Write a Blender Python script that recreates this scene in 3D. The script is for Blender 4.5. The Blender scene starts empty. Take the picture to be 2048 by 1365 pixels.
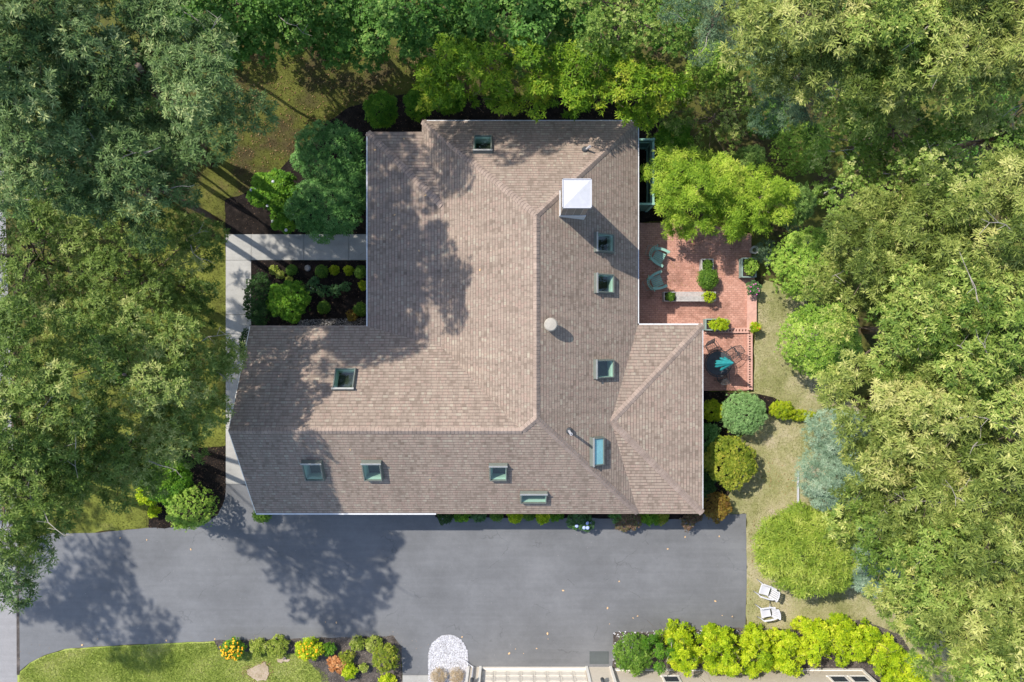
import bpy, math, random
import numpy as np
from mathutils import Vector, Matrix
from mathutils.geometry import tessellate_polygon
C = bpy.context.scene.collection
SC = bpy.context.scene
# ---------------------------------------------------------------- camera, sky, sun
H = 32.5; F = 1366.0; CX, CY = 1024.0, 682.5
cam = bpy.data.cameras.new('camera'); cam.lens = 24.0; cam.sensor_width = 36.0; cam.clip_end = 500
co = bpy.data.objects.new('camera', cam); co.location = (0, 0, H); C.objects.link(co); SC.camera = co
SUN = Vector((-0.677, 0.517, 1.0)).normalized()
W = bpy.data.worlds.new('World'); SC.world = W; W.use_nodes = True
nt = W.node_tree; bg = nt.nodes['Background']
sky = nt.nodes.new('ShaderNodeTexSky'); sky.sky_type = 'NISHITA'; sky.sun_disc = False
sky.sun_elevation = math.asin(SUN.z); sky.sun_rotation = math.atan2(SUN.x, SUN.y)
nt.links.new(sky.outputs[0], bg.inputs[0]); bg.inputs[1].default_value = 0.15
sl = bpy.data.lights.new('sun', 'SUN'); sl.energy = 3.35; sl.angle = math.radians(0.6); sl.color = (1, .94, .85)
so = bpy.data.objects.new('sun', sl); so.rotation_euler = SUN.to_track_quat('Z', 'Y').to_euler(); C.objects.link(so)
SC.view_settings.view_transform = 'Standard'; SC.view_settings.look = 'None'
SC.view_settings.exposure = 0.88; SC.view_settings.gamma = 1.0

def P(px, py, z=0.0):
    s = (H - z) / F
    return Vector(((px - CX) * s, -(py - CY) * s, z))

# ---------------------------------------------------------------- materials
MATS = {}
class N:
    def __init__(s, m): s.t = m.node_tree; s.l = s.t.links
    def n(s, typ, **kw):
        nd = s.t.nodes.new('ShaderNode' + typ)
        for k, v in kw.items():
            if k.startswith('i'):
                nd.inputs[int(k[1:])].default_value = v
            else: setattr(nd, k, v)
        return nd
    def k(s, a, b): s.l.new(a, b)
    def math(s, op, a, b=None, c=None):
        nd = s.n('Math', operation=op)
        for i, v in enumerate((a, b, c)):
            if v is None: continue
            if isinstance(v, (int, float)): nd.inputs[i].default_value = v
            else: s.k(v, nd.inputs[i])
        return nd.outputs[0]
    def ramp(s, fac, stops, interp='LINEAR'):
        r = s.n('ValToRGB'); cr = r.color_ramp; cr.interpolation = interp
        while len(cr.elements) < len(stops): cr.elements.new(0.5)
        for e, (p, c) in zip(cr.elements, stops):
            e.position = p; e.color = (*c, 1) if len(c) == 3 else c
        s.k(fac, r.inputs[0]); return r.outputs[0]
    def noise(s, vec, scale, detail=4, rough=.55):
        nd = s.n('TexNoise'); nd.inputs['Scale'].default_value = scale; nd.inputs['Detail'].default_value = detail
        nd.inputs['Roughness'].default_value = rough
        if vec is not None: s.k(vec, nd.inputs['Vector'])
        return nd.outputs[0]
    def mix(s, fac, a, b, mode='MIX'):
        nd = s.n('Mix', data_type='RGBA', blend_type=mode)
        for i, v in ((0, fac), (6, a), (7, b)):
            if isinstance(v, (int, float)): nd.inputs[i].default_value = v
            elif isinstance(v, tuple): nd.inputs[i].default_value = (*v, 1)
            else: s.k(v, nd.inputs[i])
        return nd.outputs[2]
def newmat(name):
    m = bpy.data.materials.new(name); m.use_nodes = True
    b = m.node_tree.nodes['Principled BSDF']; MATS[name] = m
    return m, N(m), b
def objvec(n):
    return n.n('TexCoord').outputs['Object']
def plain(name, col, rough=.6, var=.12, scale=6, metal=0, bump=0, spec=.4):
    if name in MATS: return MATS[name]
    m, n, b = newmat(name); v = objvec(n)
    f = n.noise(v, scale, 5)
    lo = tuple(c * (1 - var) for c in col); hi = tuple(min(1, c * (1 + var)) for c in col)
    n.k(n.ramp(f, [(.3, lo), (.7, hi)]), b.inputs['Base Color'])
    b.inputs['Roughness'].default_value = rough; b.inputs['Metallic'].default_value = metal
    b.inputs['Specular IOR Level'].default_value = spec
    if bump:
        bp = n.n('Bump'); bp.inputs['Strength'].default_value = bump; bp.inputs['Distance'].default_value = .01
        n.k(n.noise(v, scale * 8, 3), bp.inputs['Height']); n.k(bp.outputs[0], b.inputs['Normal'])
    return m
def leafmat(name, cols, trans=.3, rough=.5):
    if name in MATS: return MATS[name]
    m, n, b = newmat(name)
    a = n.n('Attribute'); a.attribute_name = 'tint'
    col = n.ramp(a.outputs['Fac'], [(i / (len(cols) - 1), c) for i, c in enumerate(cols)])
    n.k(col, b.inputs['Base Color']); b.inputs['Roughness'].default_value = rough
    b.inputs['Specular IOR Level'].default_value = .14
    tr = n.n('BsdfTranslucent'); n.k(n.mix(1.0, col, (1.15, 1.25, .6), 'MULTIPLY'), tr.inputs[0])
    mx = n.n('MixShader'); mx.inputs[0].default_value = trans
    n.k(b.outputs[0], mx.inputs[1]); n.k(tr.outputs[0], mx.inputs[2])
    n.k(mx.outputs[0], m.node_tree.nodes['Material Output'].inputs[0])
    return m
def asphalt(name, base, fine=.35, patch=.2):
    m, n, b = newmat(name); v = objvec(n)
    f1 = n.noise(v, .35, 6, .6); f2 = n.noise(v, 60, 3, .8); f3 = n.noise(v, 3.0, 5, .7)
    mp = n.n('Mapping'); mp.inputs['Scale'].default_value = (.12, 2.2, 1); n.k(v, mp.inputs[0])
    f4 = n.noise(mp.outputs[0], 2.0, 4, .6)
    f5 = n.noise(v, 11.0, 5, .75)
    s = n.math('MULTIPLY', n.math('SUBTRACT', f1, .5), patch * 2.2)
    s = n.math('ADD', s, n.math('MULTIPLY', n.math('SUBTRACT', f2, .5), fine * 1.6))
    s = n.math('ADD', s, n.math('MULTIPLY', n.math('SUBTRACT', f3, .5), .30))
    s = n.math('ADD', s, n.math('MULTIPLY', n.math('SUBTRACT', f4, .5), .30))
    s = n.math('ADD', s, n.math('MULTIPLY', n.math('SUBTRACT', f5, .5), .22))
    s = n.math('ADD', s, .5)
    vo = n.n('TexVoronoi', feature='DISTANCE_TO_EDGE'); vo.inputs['Scale'].default_value = .42; nz = n.n('TexNoise'); nz.inputs['Scale'].default_value = 1.3; nz.inputs['Detail'].default_value = 5; n.k(v, nz.inputs[0])
    vm_ = n.n('VectorMath', operation='ADD'); n.k(v, vm_.inputs[0]); n.k(nz.outputs[1], vm_.inputs[1]); n.k(vm_.outputs[0], vo.inputs['Vector'])
    crack = n.math('MULTIPLY', n.math('LESS_THAN', vo.outputs[0], .006), n.math('GREATER_THAN', n.noise(v, .6, 2), .56))
    s = n.math('SUBTRACT', s, n.math('MULTIPLY', crack, .22))
    scuff = n.math('MULTIPLY', n.math('GREATER_THAN', n.noise(v, 9, 6, .8), .66), n.math('GREATER_THAN', n.noise(v, .4, 3), .58))
    s = n.math('ADD', s, n.math('MULTIPLY', scuff, .10))
    col = n.ramp(s, [(0, tuple(c * .55 for c in base)), (.5, base), (1, tuple(c * 1.55 for c in base))])
    n.k(col, b.inputs['Base Color']); b.inputs['Roughness'].default_value = .85
    bp = n.n('Bump'); bp.inputs['Strength'].default_value = .5; bp.inputs['Distance'].default_value = .01
    n.k(f2, bp.inputs['Height']); n.k(bp.outputs[0], b.inputs['Normal'])
    return m
def shingles():
    m, n, b = newmat('shingles')
    uv = n.n('UVMap'); uv.uv_map = 'UVMap'
    sp = n.n('SeparateXYZ'); n.k(uv.outputs[0], sp.inputs[0]); u, v = sp.outputs[0], sp.outputs[1]
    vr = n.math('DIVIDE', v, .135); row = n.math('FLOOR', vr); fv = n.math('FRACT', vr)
    wn = n.n('TexWhiteNoise', noise_dimensions='1D'); n.k(row, wn.inputs['W'])
    # two widths of tab laid over each other
    ur = n.math('ADD', n.math('DIVIDE', u, .22), n.math('MULTIPLY', wn.outputs[0], 7.3)); colm = n.math('FLOOR', ur); fu = n.math('FRACT', ur)
    cx = n.n('CombineXYZ'); n.k(colm, cx.inputs[0]); n.k(row, cx.inputs[1])
    w2 = n.n('TexWhiteNoise', noise_dimensions='2D'); n.k(cx.outputs[0], w2.inputs['Vector'])
    ur2 = n.math('ADD', n.math('DIVIDE', u, .12), n.math('MULTIPLY', wn.outputs[0], 3.1)); c2 = n.math('FLOOR', ur2)
    cx2 = n.n('CombineXYZ'); n.k(c2, cx2.inputs[0]); n.k(row, cx2.inputs[1]); cx2.inputs[2].default_value = 3
    w3 = n.n('TexWhiteNoise', noise_dimensions='3D'); n.k(cx2.outputs[0], w3.inputs['Vector'])
    rnd = n.math('ADD', n.math('MULTIPLY', w2.outputs[0], .6), n.math('MULTIPLY', w3.outputs[0], .4))
    big = n.noise(objvec(n), .5, 5, .6)
    rnd = n.math('ADD', n.math('MULTIPLY', n.math('SUBTRACT', rnd, .5), .85), .5)
    rnd = n.math('ADD', rnd, n.math('MULTIPLY', n.math('SUBTRACT', big, .5), .35))
    col = n.ramp(rnd, [(.08, (.210, .166, .134)), (.32, (.278, .224, .182)), (.5, (.325, .266, .217)), (.66, (.318, .240, .198)), (.8, (.345, .30, .242)), (.97, (.39, .345, .272))])
    mp = n.n('Mapping'); mp.inputs['Scale'].default_value = (2.6, .22, 1); n.k(uv.outputs[0], mp.inputs[0])
    stk = n.noise(mp.outputs[0], 1.0, 6, .7)
    col = n.mix(1.0, col, n.ramp(stk, [(.3, (.80, .80, .80)), (.55, (1, 1, 1)), (.75, (1.1, 1.09, 1.06))]), 'MULTIPLY')
    gr = n.noise(objvec(n), 120, 2, .8)
    col = n.mix(.28, col, n.ramp(gr, [(.3, (.08, .07, .06)), (.7, (.6, .52, .45))]), 'OVERLAY')
    # step shadow of each course painted into the colour as a band; slots between tabs
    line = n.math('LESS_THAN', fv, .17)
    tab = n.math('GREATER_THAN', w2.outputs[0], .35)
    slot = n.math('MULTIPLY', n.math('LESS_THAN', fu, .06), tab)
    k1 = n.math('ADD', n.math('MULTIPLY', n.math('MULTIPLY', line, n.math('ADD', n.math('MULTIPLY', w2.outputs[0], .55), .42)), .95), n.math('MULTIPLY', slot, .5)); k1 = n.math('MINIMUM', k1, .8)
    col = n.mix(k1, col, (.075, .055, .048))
    n.k(col, b.inputs['Base Color']); b.inputs['Roughness'].default_value = .95; b.inputs['Specular IOR Level'].default_value = .15
    h = n.math('ADD', n.math('SUBTRACT', 1.0, fv), n.math('MULTIPLY', w2.outputs[0], .35))
    bp = n.n('Bump'); bp.inputs['Strength'].default_value = .75; bp.inputs['Distance'].default_value = .016
    n.k(h, bp.inputs['Height']); n.k(bp.outputs[0], b.inputs['Normal'])
    return m
def brickmat(name, c1, c2, mortar, bw=.2, bh=.1, ms=.012, rot=0):
    m, n, b = newmat(name); v = objvec(n)
    mp = n.n('Mapping'); mp.inputs['Rotation'].default_value = (0, 0, rot); n.k(v, mp.inputs[0])
    t = n.n('TexBrick'); n.k(mp.outputs[0], t.inputs['Vector'])
    t.inputs['Scale'].default_value = 1; t.inputs['Brick Width'].default_value = bw; t.inputs['Row Height'].default_value = bh
    t.inputs['Mortar Size'].default_value = ms; t.inputs['Color1'].default_value = (*c1, 1); t.inputs['Color2'].default_value = (*c2, 1)
    t.inputs['Mortar'].default_value = (*mortar, 1)
    f = n.noise(v, 1.1, 6, .65)
    col = n.mix(n.ramp(f, [(.5, (0, 0, 0)), (.68, (.6, .6, .6))]), t.outputs[0], (.115, .05, .03))
    f3 = n.noise(v, 7, 5, .8)
    col = n.mix(n.ramp(f3, [(.5, (0, 0, 0)), (.68, (.45, .45, .45))]), col, (.17, .075, .045))
    f2 = n.noise(v, 25, 3, .7)
    col = n.mix(.35, col, n.ramp(f2, [(.3, (.2, .2, .2)), (.7, (.8, .8, .8))]), 'OVERLAY')
    n.k(col, b.inputs['Base Color']); b.inputs['Roughness'].default_value = .85
    bp = n.n('Bump'); bp.inputs['Strength'].default_value = .4; bp.inputs['Distance'].default_value = .01; bp.invert = True
    n.k(t.outputs[1], bp.inputs['Height']); n.k(bp.outputs[0], b.inputs['Normal'])
    return m
def groundmat(name, stops, big=.5, fine=18, bump=.6, dist=.03):
    m, n, b = newmat(name); v = objvec(n)
    f1 = n.noise(v, big, 7, .65); f2 = n.noise(v, fine, 5, .75)
    s = n.math('ADD', n.math('MULTIPLY', f1, .75), n.math('MULTIPLY', f2, .25))
    s = n.math('ADD', s, n.math('MULTIPLY', n.math('SUBTRACT', n.noise(v, fine * 5, 2, .8), .5), .25))
    n.k(n.ramp(s, stops), b.inputs['Base Color']); b.inputs['Roughness'].default_value = .95; b.inputs['Specular IOR Level'].default_value = .1
    bp = n.n('Bump'); bp.inputs['Strength'].default_value = bump; bp.inputs['Distance'].default_value = dist
    n.k(f2, bp.inputs['Height']); n.k(bp.outputs[0], b.inputs['Normal'])
    return m

M_asph = asphalt('driveway_asphalt', (.130, .132, .136), .35, .42)
M_street = asphalt('street_asphalt', (.23, .222, .22), .5, .15)
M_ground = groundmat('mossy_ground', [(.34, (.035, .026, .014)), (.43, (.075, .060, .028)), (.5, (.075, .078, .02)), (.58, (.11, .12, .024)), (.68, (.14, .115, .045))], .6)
M_lawn = groundmat('lawn_green', [(.3, (.13, .18, .03)), (.45, (.23, .285, .055)), (.56, (.32, .36, .09)), (.68, (.44, .40, .21))], .55)
M_dry = groundmat('lawn_dry', [(.34, (.15, .16, .055)), (.44, (.24, .24, .10)), (.54, (.34, .31, .17)), (.66, (.44, .37, .27))], .6)
M_mulch = groundmat('mulch', [(.3, (.006, .005, .005)), (.5, (.018, .014, .012)), (.62, (.03, .023, .02)), (.8, (.07, .05, .035))], 3.0, 26, 1.0, .05)
M_mulchg = groundmat('mulch_grey', [(.3, (.04, .033, .03)), (.5, (.09, .078, .07)), (.7, (.2, .17, .15))], 2.0, 26, 1.0, .05)
M_conc = asphalt('concrete', (.33, .32, .295), .5, .4)
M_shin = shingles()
M_brick = brickmat('patio_brick', (.53, .285, .22), (.43, .21, .155), (.34, .18, .13))
M_cap = plain('shingle_cap', (.29, .225, .185), .95, .22, 3, spec=.1, bump=.5)
M_butt = plain('shingle_butt', (.15, .115, .10), .95, .1)
M_white = plain('white_paint', (.46, .46, .48), .4, .05)
M_gut = plain('gutter_white', (.58, .58, .58), .4, .08)
M_siding = plain('siding_cream', (.62, .55, .45), .7, .06)
M_trim = plain('trim_white', (.74, .71, .65), .5, .05)
M_darkedge = plain('dark_void', (.02, .02, .02), .9)
M_cream = plain('garage_cream', (.66, .61, .53), .6, .05)
M_bark = plain('bark', (.14, .105, .08), .9, .35, 4, bump=.8, spec=.1)
M_twig = plain('twig_grey', (.30, .27, .23), .9, .3, 4, spec=.1)
M_green = plain('patio_green_paint', (.24, .42, .34), .5, .12)
M_greend = plain('dark_green_paint', (.10, .185, .15), .55, .15)
M_wood = plain('weathered_wood', (.42, .40, .38), .8, .2, 12)
M_planter = plain('planter_grey_green', (.20, .27, .24), .7, .15)
M_iron = plain('cast_iron', (.05, .055, .06), .45, .2)
M_teal = plain('teal_canvas', (.015, .21, .225), .75, .15)
M_soil = plain('soil', (.03, .02, .015), .95, .3)
M_skyf = plain('skylight_frame', (.13, .145, .125), .45, .1)
M_skyflash = plain('skylight_flashing', (.33, .33, .31), .4, .1)
M_mint = plain('skylight_shaft', (.30, .42, .34), .7, .05)
M_room = plain('room_dark_reflection', (.022, .030, .016), .8, .7, 3)  # trees mirrored in the panes are put into this dark green floor colour
M_mat = asphalt('rubber_mat', (.075, .085, .085), .5, .1)
def glass():
    m, n, b = newmat('pane_glass')
    tr = n.n('BsdfTransparent'); tr.inputs[0].default_value = (.88, .95, .92, 1)
    gl = n.n('BsdfGlossy'); gl.inputs['Roughness'].default_value = .03
    mx = n.n('MixShader'); mx.inputs[0].default_value = .07; n.k(tr.outputs[0], mx.inputs[1]); n.k(gl.outputs[0], mx.inputs[2])
    n.k(mx.outputs[0], m.node_tree.nodes['Material Output'].inputs[0]); return m
M_glass = glass()
M_glasssky = plain('skylight_sky_reflection', (.20, .42, .44), .15, .1)  # sky reflection painted as the pane's own pale blue
M_stone = brickmat('chimney_stone', (.26, .22, .18), (.16, .15, .13), (.33, .31, .28), .3, .1, .012)

# ---------------------------------------------------------------- mesh helpers
def link(name, me, mat, parent=None):
    o = bpy.data.objects.new(name, me); C.objects.link(o)
    if mat is not None:
        for m in (mat if isinstance(mat, (list, tuple)) else [mat]): me.materials.append(m)
    if parent is not None: o.parent = parent
    return o
def tag(o, label, cat, group=None):
    o['label'] = label; o['category'] = cat
    if group: o['group'] = group
    return o
def struct(o): o['kind'] = 'structure'; return o
def empty(name, loc, label=None, cat=None, group=None, rz=0):
    o = bpy.data.objects.new(name, None); C.objects.link(o); o.location = loc; o.rotation_euler = (0, 0, rz)
    if label: tag(o, label, cat, group)
    return o
class MB:
    def __init__(s): s.v = []; s.f = []; s.mi = []
    def add(s, vs, fs, mi=0):
        k = len(s.v); s.v += [tuple(v) for v in vs]; s.f += [tuple(i + k for i in f) for f in fs]; s.mi += [mi] * len(fs); return s
    def box(s, c, d, M=None, mi=0):
        vs = [Vector((c[0] + d[0] * x / 2, c[1] + d[1] * y / 2, c[2] + d[2] * z / 2)) for z in (-1, 1) for y in (-1, 1) for x in (-1, 1)]
        if M is not None: vs = [M @ v for v in vs]
        return s.add(vs, [(0, 2, 3, 1), (4, 5, 7, 6), (0, 1, 5, 4), (2, 6, 7, 3), (0, 4, 6, 2), (1, 3, 7, 5)], mi)
    def tube(s, pts, rs, seg=8, cap=True, mi=0):
        pts = [Vector(p) for p in pts]
        if not isinstance(rs, (list, tuple)): rs = [rs] * len(pts)
        rings = []; up = Vector((0, 0, 1))
        for i, p in enumerate(pts):
            t = (pts[min(i + 1, len(pts) - 1)] - pts[max(i - 1, 0)])
            t = t.normalized() if t.length > 1e-6 else Vector((0, 0, 1))
            a = t.cross(up if abs(t.z) < .95 else Vector((1, 0, 0))).normalized(); b = t.cross(a)
            rings.append([p + (a * math.cos(2 * math.pi * j / seg) + b * math.sin(2 * math.pi * j / seg)) * rs[i] for j in range(seg)])
        vs = [v for r in rings for v in r]; fs = []
        for i in range(len(rings) - 1):
            for j in range(seg):
                fs.append((i * seg + j, i * seg + (j + 1) % seg, (i + 1) * seg + (j + 1) % seg, (i + 1) * seg + j))
        if cap: fs += [tuple(range(seg))[::-1], tuple((len(rings) - 1) * seg + j for j in range(seg))]
        return s.add(vs, fs, mi)
    def lathe(s, c, prof, seg=20, mi=0):   # prof: (r, z)
        vs = []; fs = []
        for r, z in prof:
            for j in range(seg):
                a = 2 * math.pi * j / seg; vs.append((c[0] + r * math.cos(a), c[1] + r * math.sin(a), c[2] + z))
        for i in range(len(prof) - 1):
            for j in range(seg):
                fs.append((i * seg + j, i * seg + (j + 1) % seg, (i + 1) * seg + (j + 1) % seg, (i + 1) * seg + j))
        fs.append(tuple((len(prof) - 1) * seg + j for j in range(seg))); fs.append(tuple(range(seg))[::-1])
        return s.add(vs, fs, mi)
    def poly(s, pts, z0, z1, mi=0):  # extruded polygon with top and sides
        n = len(pts); tri = tessellate_polygon([[Vector((p[0], p[1], 0)) for p in pts]])
        vs = [(p[0], p[1], z1) for p in pts] + [(p[0], p[1], z0) for p in pts]
        fs = []
        for t in tri:
            a, b, c = [Vector((*pts[i][:2], 0)) for i in t]
            fs.append(tuple(t) if (b - a).cross(c - a).z > 0 else tuple(t[::-1]))
        fs += [(i, (i + 1) % n, n + (i + 1) % n, n + i) for i in range(n)]
        return s.add(vs, fs, mi)
    def build(s, name, mat, parent=None, smooth=False):
        me = bpy.data.meshes.new(name); me.from_pydata(s.v, [], s.f); 
        if any(s.mi): me.polygons.foreach_set('material_index', s.mi)
        if smooth: me.shade_smooth()
        me.update(); return link(name, me, mat, parent)

# ---------------------------------------------------------------- ground, road, paths
def pp(lst, z=0): return [tuple(P(x, y, z)[:2]) for x, y in lst]
def wob(pts, step=.35, amp=.05, seed=1):
    r = random.Random(seed); out = []
    n = len(pts)
    for i in range(n):
        a, b = Vector(pts[i]), Vector(pts[(i + 1) % n]); k = max(1, int((b - a).length / step))
        for j in range(k):
            p = a.lerp(b, j / k)
            out.append((p.x + r.uniform(-amp, amp), p.y + r.uniform(-amp, amp)))
    return out
def sheet(name, pts, z, mat, z0=-.05):
    return struct(MB().poly(pts, z0, z).build(name, mat))
struct(MB().add([(-150, -150, 0), (150, -150, 0), (150, 150, 0), (-150, 150, 0)], [(0, 1, 2, 3)]).build('ground', M_ground))
sheet('street', [(-31, -60), (P(38, 0).x, -60), (P(36, 1365).x, P(0, 1365).y), (P(36, 1050).x, P(0, 1050).y), (P(20, 700).x, P(0, 700).y), (P(-10, 300).x, 20), (-25.6, 60), (-31, 60)], .012, M_street)
sheet('street_joint', pp([(33, 1104), (38, 1104), (40, 1350), (34, 1350)]), .034, M_mulchg)
drive_px = [(36, 1100), (70, 1076), (105, 1066), (180, 1067), (295, 1056), (345, 1054), (405, 1050), (436, 1030), (449, 1000), (452, 968), (520, 968), (540, 1000), (870, 1000), (1400, 1000), (1405, 1029), (1492, 1028), (1493, 1150), (1491, 1258), (1380, 1264), (1240, 1268), (1226, 1290), (1226, 1345), (857, 1345), (857, 1352), (805, 1352), (803, 1300), (786, 1273), (650, 1277), (430, 1282), (210, 1292), (130, 1298), (90, 1310), (60, 1325), (36, 1345)]; drive = pp(drive_px)
sheet('driveway', wob(drive, .4, .015), .03, M_asph)
sheet('lawn', wob(pp([(36, 1348), (60, 1326), (90, 1311), (130, 1299), (210, 1293), (430, 1283), (440, 1300), (600, 1308), (655, 1345), (665, 1400), (650, 1500), (36, 1500)]), .3, .03), .022, M_lawn)
sheet('lawn_strip', wob(pp([(1493, 1028), (1430, 1030), (1440, 985), (1420, 940), (1410, 790), (1505, 786), (1508, 700), (1512, 600), (1530, 560), (1600, 590), (1680, 700), (1700, 800), (1900, 1000), (1990, 1200), (2060, 1380), (1860, 1400), (1790, 1300), (1700, 1262), (1491, 1258)]), .4, .08), .016, M_dry)
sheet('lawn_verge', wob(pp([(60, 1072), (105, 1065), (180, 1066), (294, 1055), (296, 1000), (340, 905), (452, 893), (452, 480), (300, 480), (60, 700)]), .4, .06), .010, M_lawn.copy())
# the verge copies the lawn material in darker, browner colours
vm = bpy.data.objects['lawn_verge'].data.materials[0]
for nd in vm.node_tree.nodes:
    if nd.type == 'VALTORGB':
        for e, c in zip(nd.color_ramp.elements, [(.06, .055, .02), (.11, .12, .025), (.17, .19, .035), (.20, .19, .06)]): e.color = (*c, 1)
beds = {
 'mulch_bed_north': [(452, 469), (449, 400), (490, 388), (540, 360), (600, 300), (655, 245), (700, 215), (780, 192), (860, 185), (1000, 195), (1320, 200), (1330, 300), (1325, 440), (1280, 446), (1277, 380), (900, 300), (735, 469)],
 'mulch_bed_front': [(503, 521), (740, 521), (760, 660), (520, 680), (480, 720), (484, 620), (500, 540)],
 'mulch_bed_west': [(451, 893), (451, 985), (445, 1012), (432, 1032), (400, 1052), (345, 1056), (297, 1057), (297, 1000), (330, 930), (360, 900)],
 'mulch_bed_east': [(1400, 782), (1440, 784), (1530, 790), (1560, 800), (1520, 850), (1470, 880), (1480, 950), (1450, 1000), (1452, 1029), (1400, 1026)],
 'mulch_bed_south': [(870, 1000), (1400, 1000), (1400, 1038), (870, 1036)],
 'mulch_bed_hedge': [(1226, 1266), (1380, 1261), (1491, 1256), (1600, 1262), (1720, 1240), (1800, 1270), (1850, 1345), (1860, 1420), (1720, 1420), (1700, 1345), (1226, 1345)],
}
for i, (k, v) in enumerate(beds.items()):
    sheet(k, wob(pp(v), .3, .04, i), .036 if k != 'mulch_bed_hedge' else .034, M_mulchg if k == 'mulch_bed_hedge' else M_mulch)
sheet('mulch_bed_flowers', wob(pp([(428, 1281), (650, 1276), (786, 1272), (803, 1292), (805, 1420), (655, 1420), (640, 1345), (600, 1308), (500, 1303), (440, 1305)]), .3, .04, 9), .034, M_mulchg)
# concrete path, slab by slab with open joints
pm = MB()
def slab(x0, y0, x1, y1, g=.008):
    a, b = P(x0, y0), P(x1, y1)
    pm.poly([(a.x + g, b.y + g), (b.x - g, b.y + g), (b.x - g, a.y - g), (a.x + g, a.y - g)], -.03, .06)
for x0, x1 in ((452, 503), (503, 608), (608, 698), (698, 790)): slab(x0, 469, x1, 521)
for y0, y1 in ((521, 630), (630, 739), (739, 853), (853, 968)): slab(452, y0, 503, y1)
struct(pm.build('path', M_conc)); pm = MB(); slab(805, 1350, 857, 1400); struct(pm.build('path_slab', M_conc))
# brick patio: raised upper terrace and lower terrace
sheet('patio', pp([(1262, 446), (1330, 446), (1420, 450), (1503, 468), (1503, 520), (1514, 585), (1513, 661), (1262, 661)], .16), .16, M_brick)
sheet('patio_lower', pp([(1390, 661), (1506, 661), (1507, 781), (1390, 782)], .1), .10, M_brick)

# ---------------------------------------------------------------- the house
E = 2.9
house = empty('house', (0, 0, 0), 'large house with brown shingle hipped roof, skylights and stone chimney', 'house')
V = {
 'a': (-6.262, 9.047), 'b': (-3.88, 9.047), 'c': (-2.977, 5.762), 'd': (-6.262, .64), 'e': (-2.977, -.249),
 'f': (-11.35, .64), 'g': (-11.22, -3.557), 'h': (.387, -3.557), 'i': (-11.1, -7.465), 'j': (5.46, -7.465),
 'k': (.955, -3.036), 'l': (.955, 4.933), 'm': (-3.88, 9.545), 'n': (5.46, 9.545), 'o': (5.46, .70), 'p': (4.173, -3.383),
 'q': (8.256, .70), 'r': (8.256, -7.465)}
# plane: (function z, up-slope direction, polygon)
PL = {
 'lowN': (lambda x, y: E + .165 * (9.047 - y), (0, -1), 'a b c'),
 'lowW': (lambda x, y: E + .165 * (x + 6.262), (1, 0), 'a c e d'),
 'upW': (lambda x, y: E + .6 * (x + 3.88), (1, 0), 'm l k h e c b'),
 'N': (lambda x, y: E + .629 * (9.545 - y), (0, -1), 'm n l'),
 'E': (lambda x, y: E + .644 * (5.46 - x), (-1, 0), 'n o p j k l'),
 'S': (lambda x, y: E + .655 * (y + 7.465), (0, 1), 'i g h k j'),
 'wN': (lambda x, y: E + .61 * (.64 - y), (0, -1), 'f d e h g'),
 'sN': (lambda x, y: E + .203 * (.70 - y), (0, -1), 'o q p'),
 'sE': (lambda x, y: E + .203 * (8.256 - x), (-1, 0), 'q r p'),
 'sS': (lambda x, y: E + .203 * (y + 7.465), (0, 1), 'j p r')}
def frame_of(pl):
    fz, up, _ = PL[pl]; t = fz(up[0], up[1]) - fz(0, 0)
    U = Vector((up[0], up[1], t)).normalized(); R = U.cross(Vector((-up[0] * t, -up[1] * t, 1))).normalized()
    n = Vector((-up[0] * t, -up[1] * t, 1)).normalized()
    return Vector((0, 0, fz(0, 0))), R, U, n
def ray(pl, px, py, off):   # pixel -> point on the roof plane raised by off
    o, R, U, n = frame_of(pl); d = Vector(((px - CX) / F, -(py - CY) / F, -1)); c = Vector((0, 0, H))
    return c + d * ((o + n * off - c).dot(n) / d.dot(n))
SK = [('N', 947, 270, 984, 301, .16, 0), ('E', 1194, 467, 1229, 504, .17, 0), ('E', 1194, 548, 1229, 586, .17, 0), ('E', 1193, 720, 1229, 757, .17, 0),
      ('E', 1187, 876, 1209, 932, .22, 1), ('wN', 667, 736, 709, 778, .14, 0), ('S', 606, 928, 645, 963, .2, 0), ('S', 725, 928, 763, 963, .2, 0),
      ('S', 979, 933, 1014, 963, .16, 0), ('S', 1041, 989, 1094, 1008, .16, 0)]
SLAB = ['green framed skylight over the north slope, nearest the back eave', 'skylight on the dark east slope just south of the chimney', 'second skylight south of the chimney on the east slope',
 'skylight on the east slope beside the low corner roof', 'tall narrow skylight with pale blue sky reflection painted on its pane near the corner hip', 'skylight on the tree shaded front wing roof',
 'westernmost skylight above the driveway eave', 'second skylight from the gable above the driveway eave', 'squat skylight with pale flashing mid driveway slope', 'wide low skylight close to the driveway eave']
holes = {}
skinfo = []
for (pl, x0, y0, x1, y1, hgt, blue), lab in zip(SK, SLAB):
    o, R, U, n = frame_of(pl)
    q = [ray(pl, x, y, hgt) - o for x, y in ((x0, y0), (x1, y0), (x1, y1), (x0, y1))]
    us = sorted(v.dot(R) for v in q); vs = sorted(v.dot(U) for v in q)
    u0, u1 = (us[0] + us[1]) / 2, (us[2] + us[3]) / 2; v0, v1 = (vs[0] + vs[1]) / 2, (vs[2] + vs[3]) / 2
    skinfo.append((pl, u0, u1, v0, v1, hgt, blue, lab))
    w = .062; holes.setdefault(pl, []).append((u0 + w, u1 - w, v0 + w, v1 - w))
mv, mf, muv = [], [], []
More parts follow.
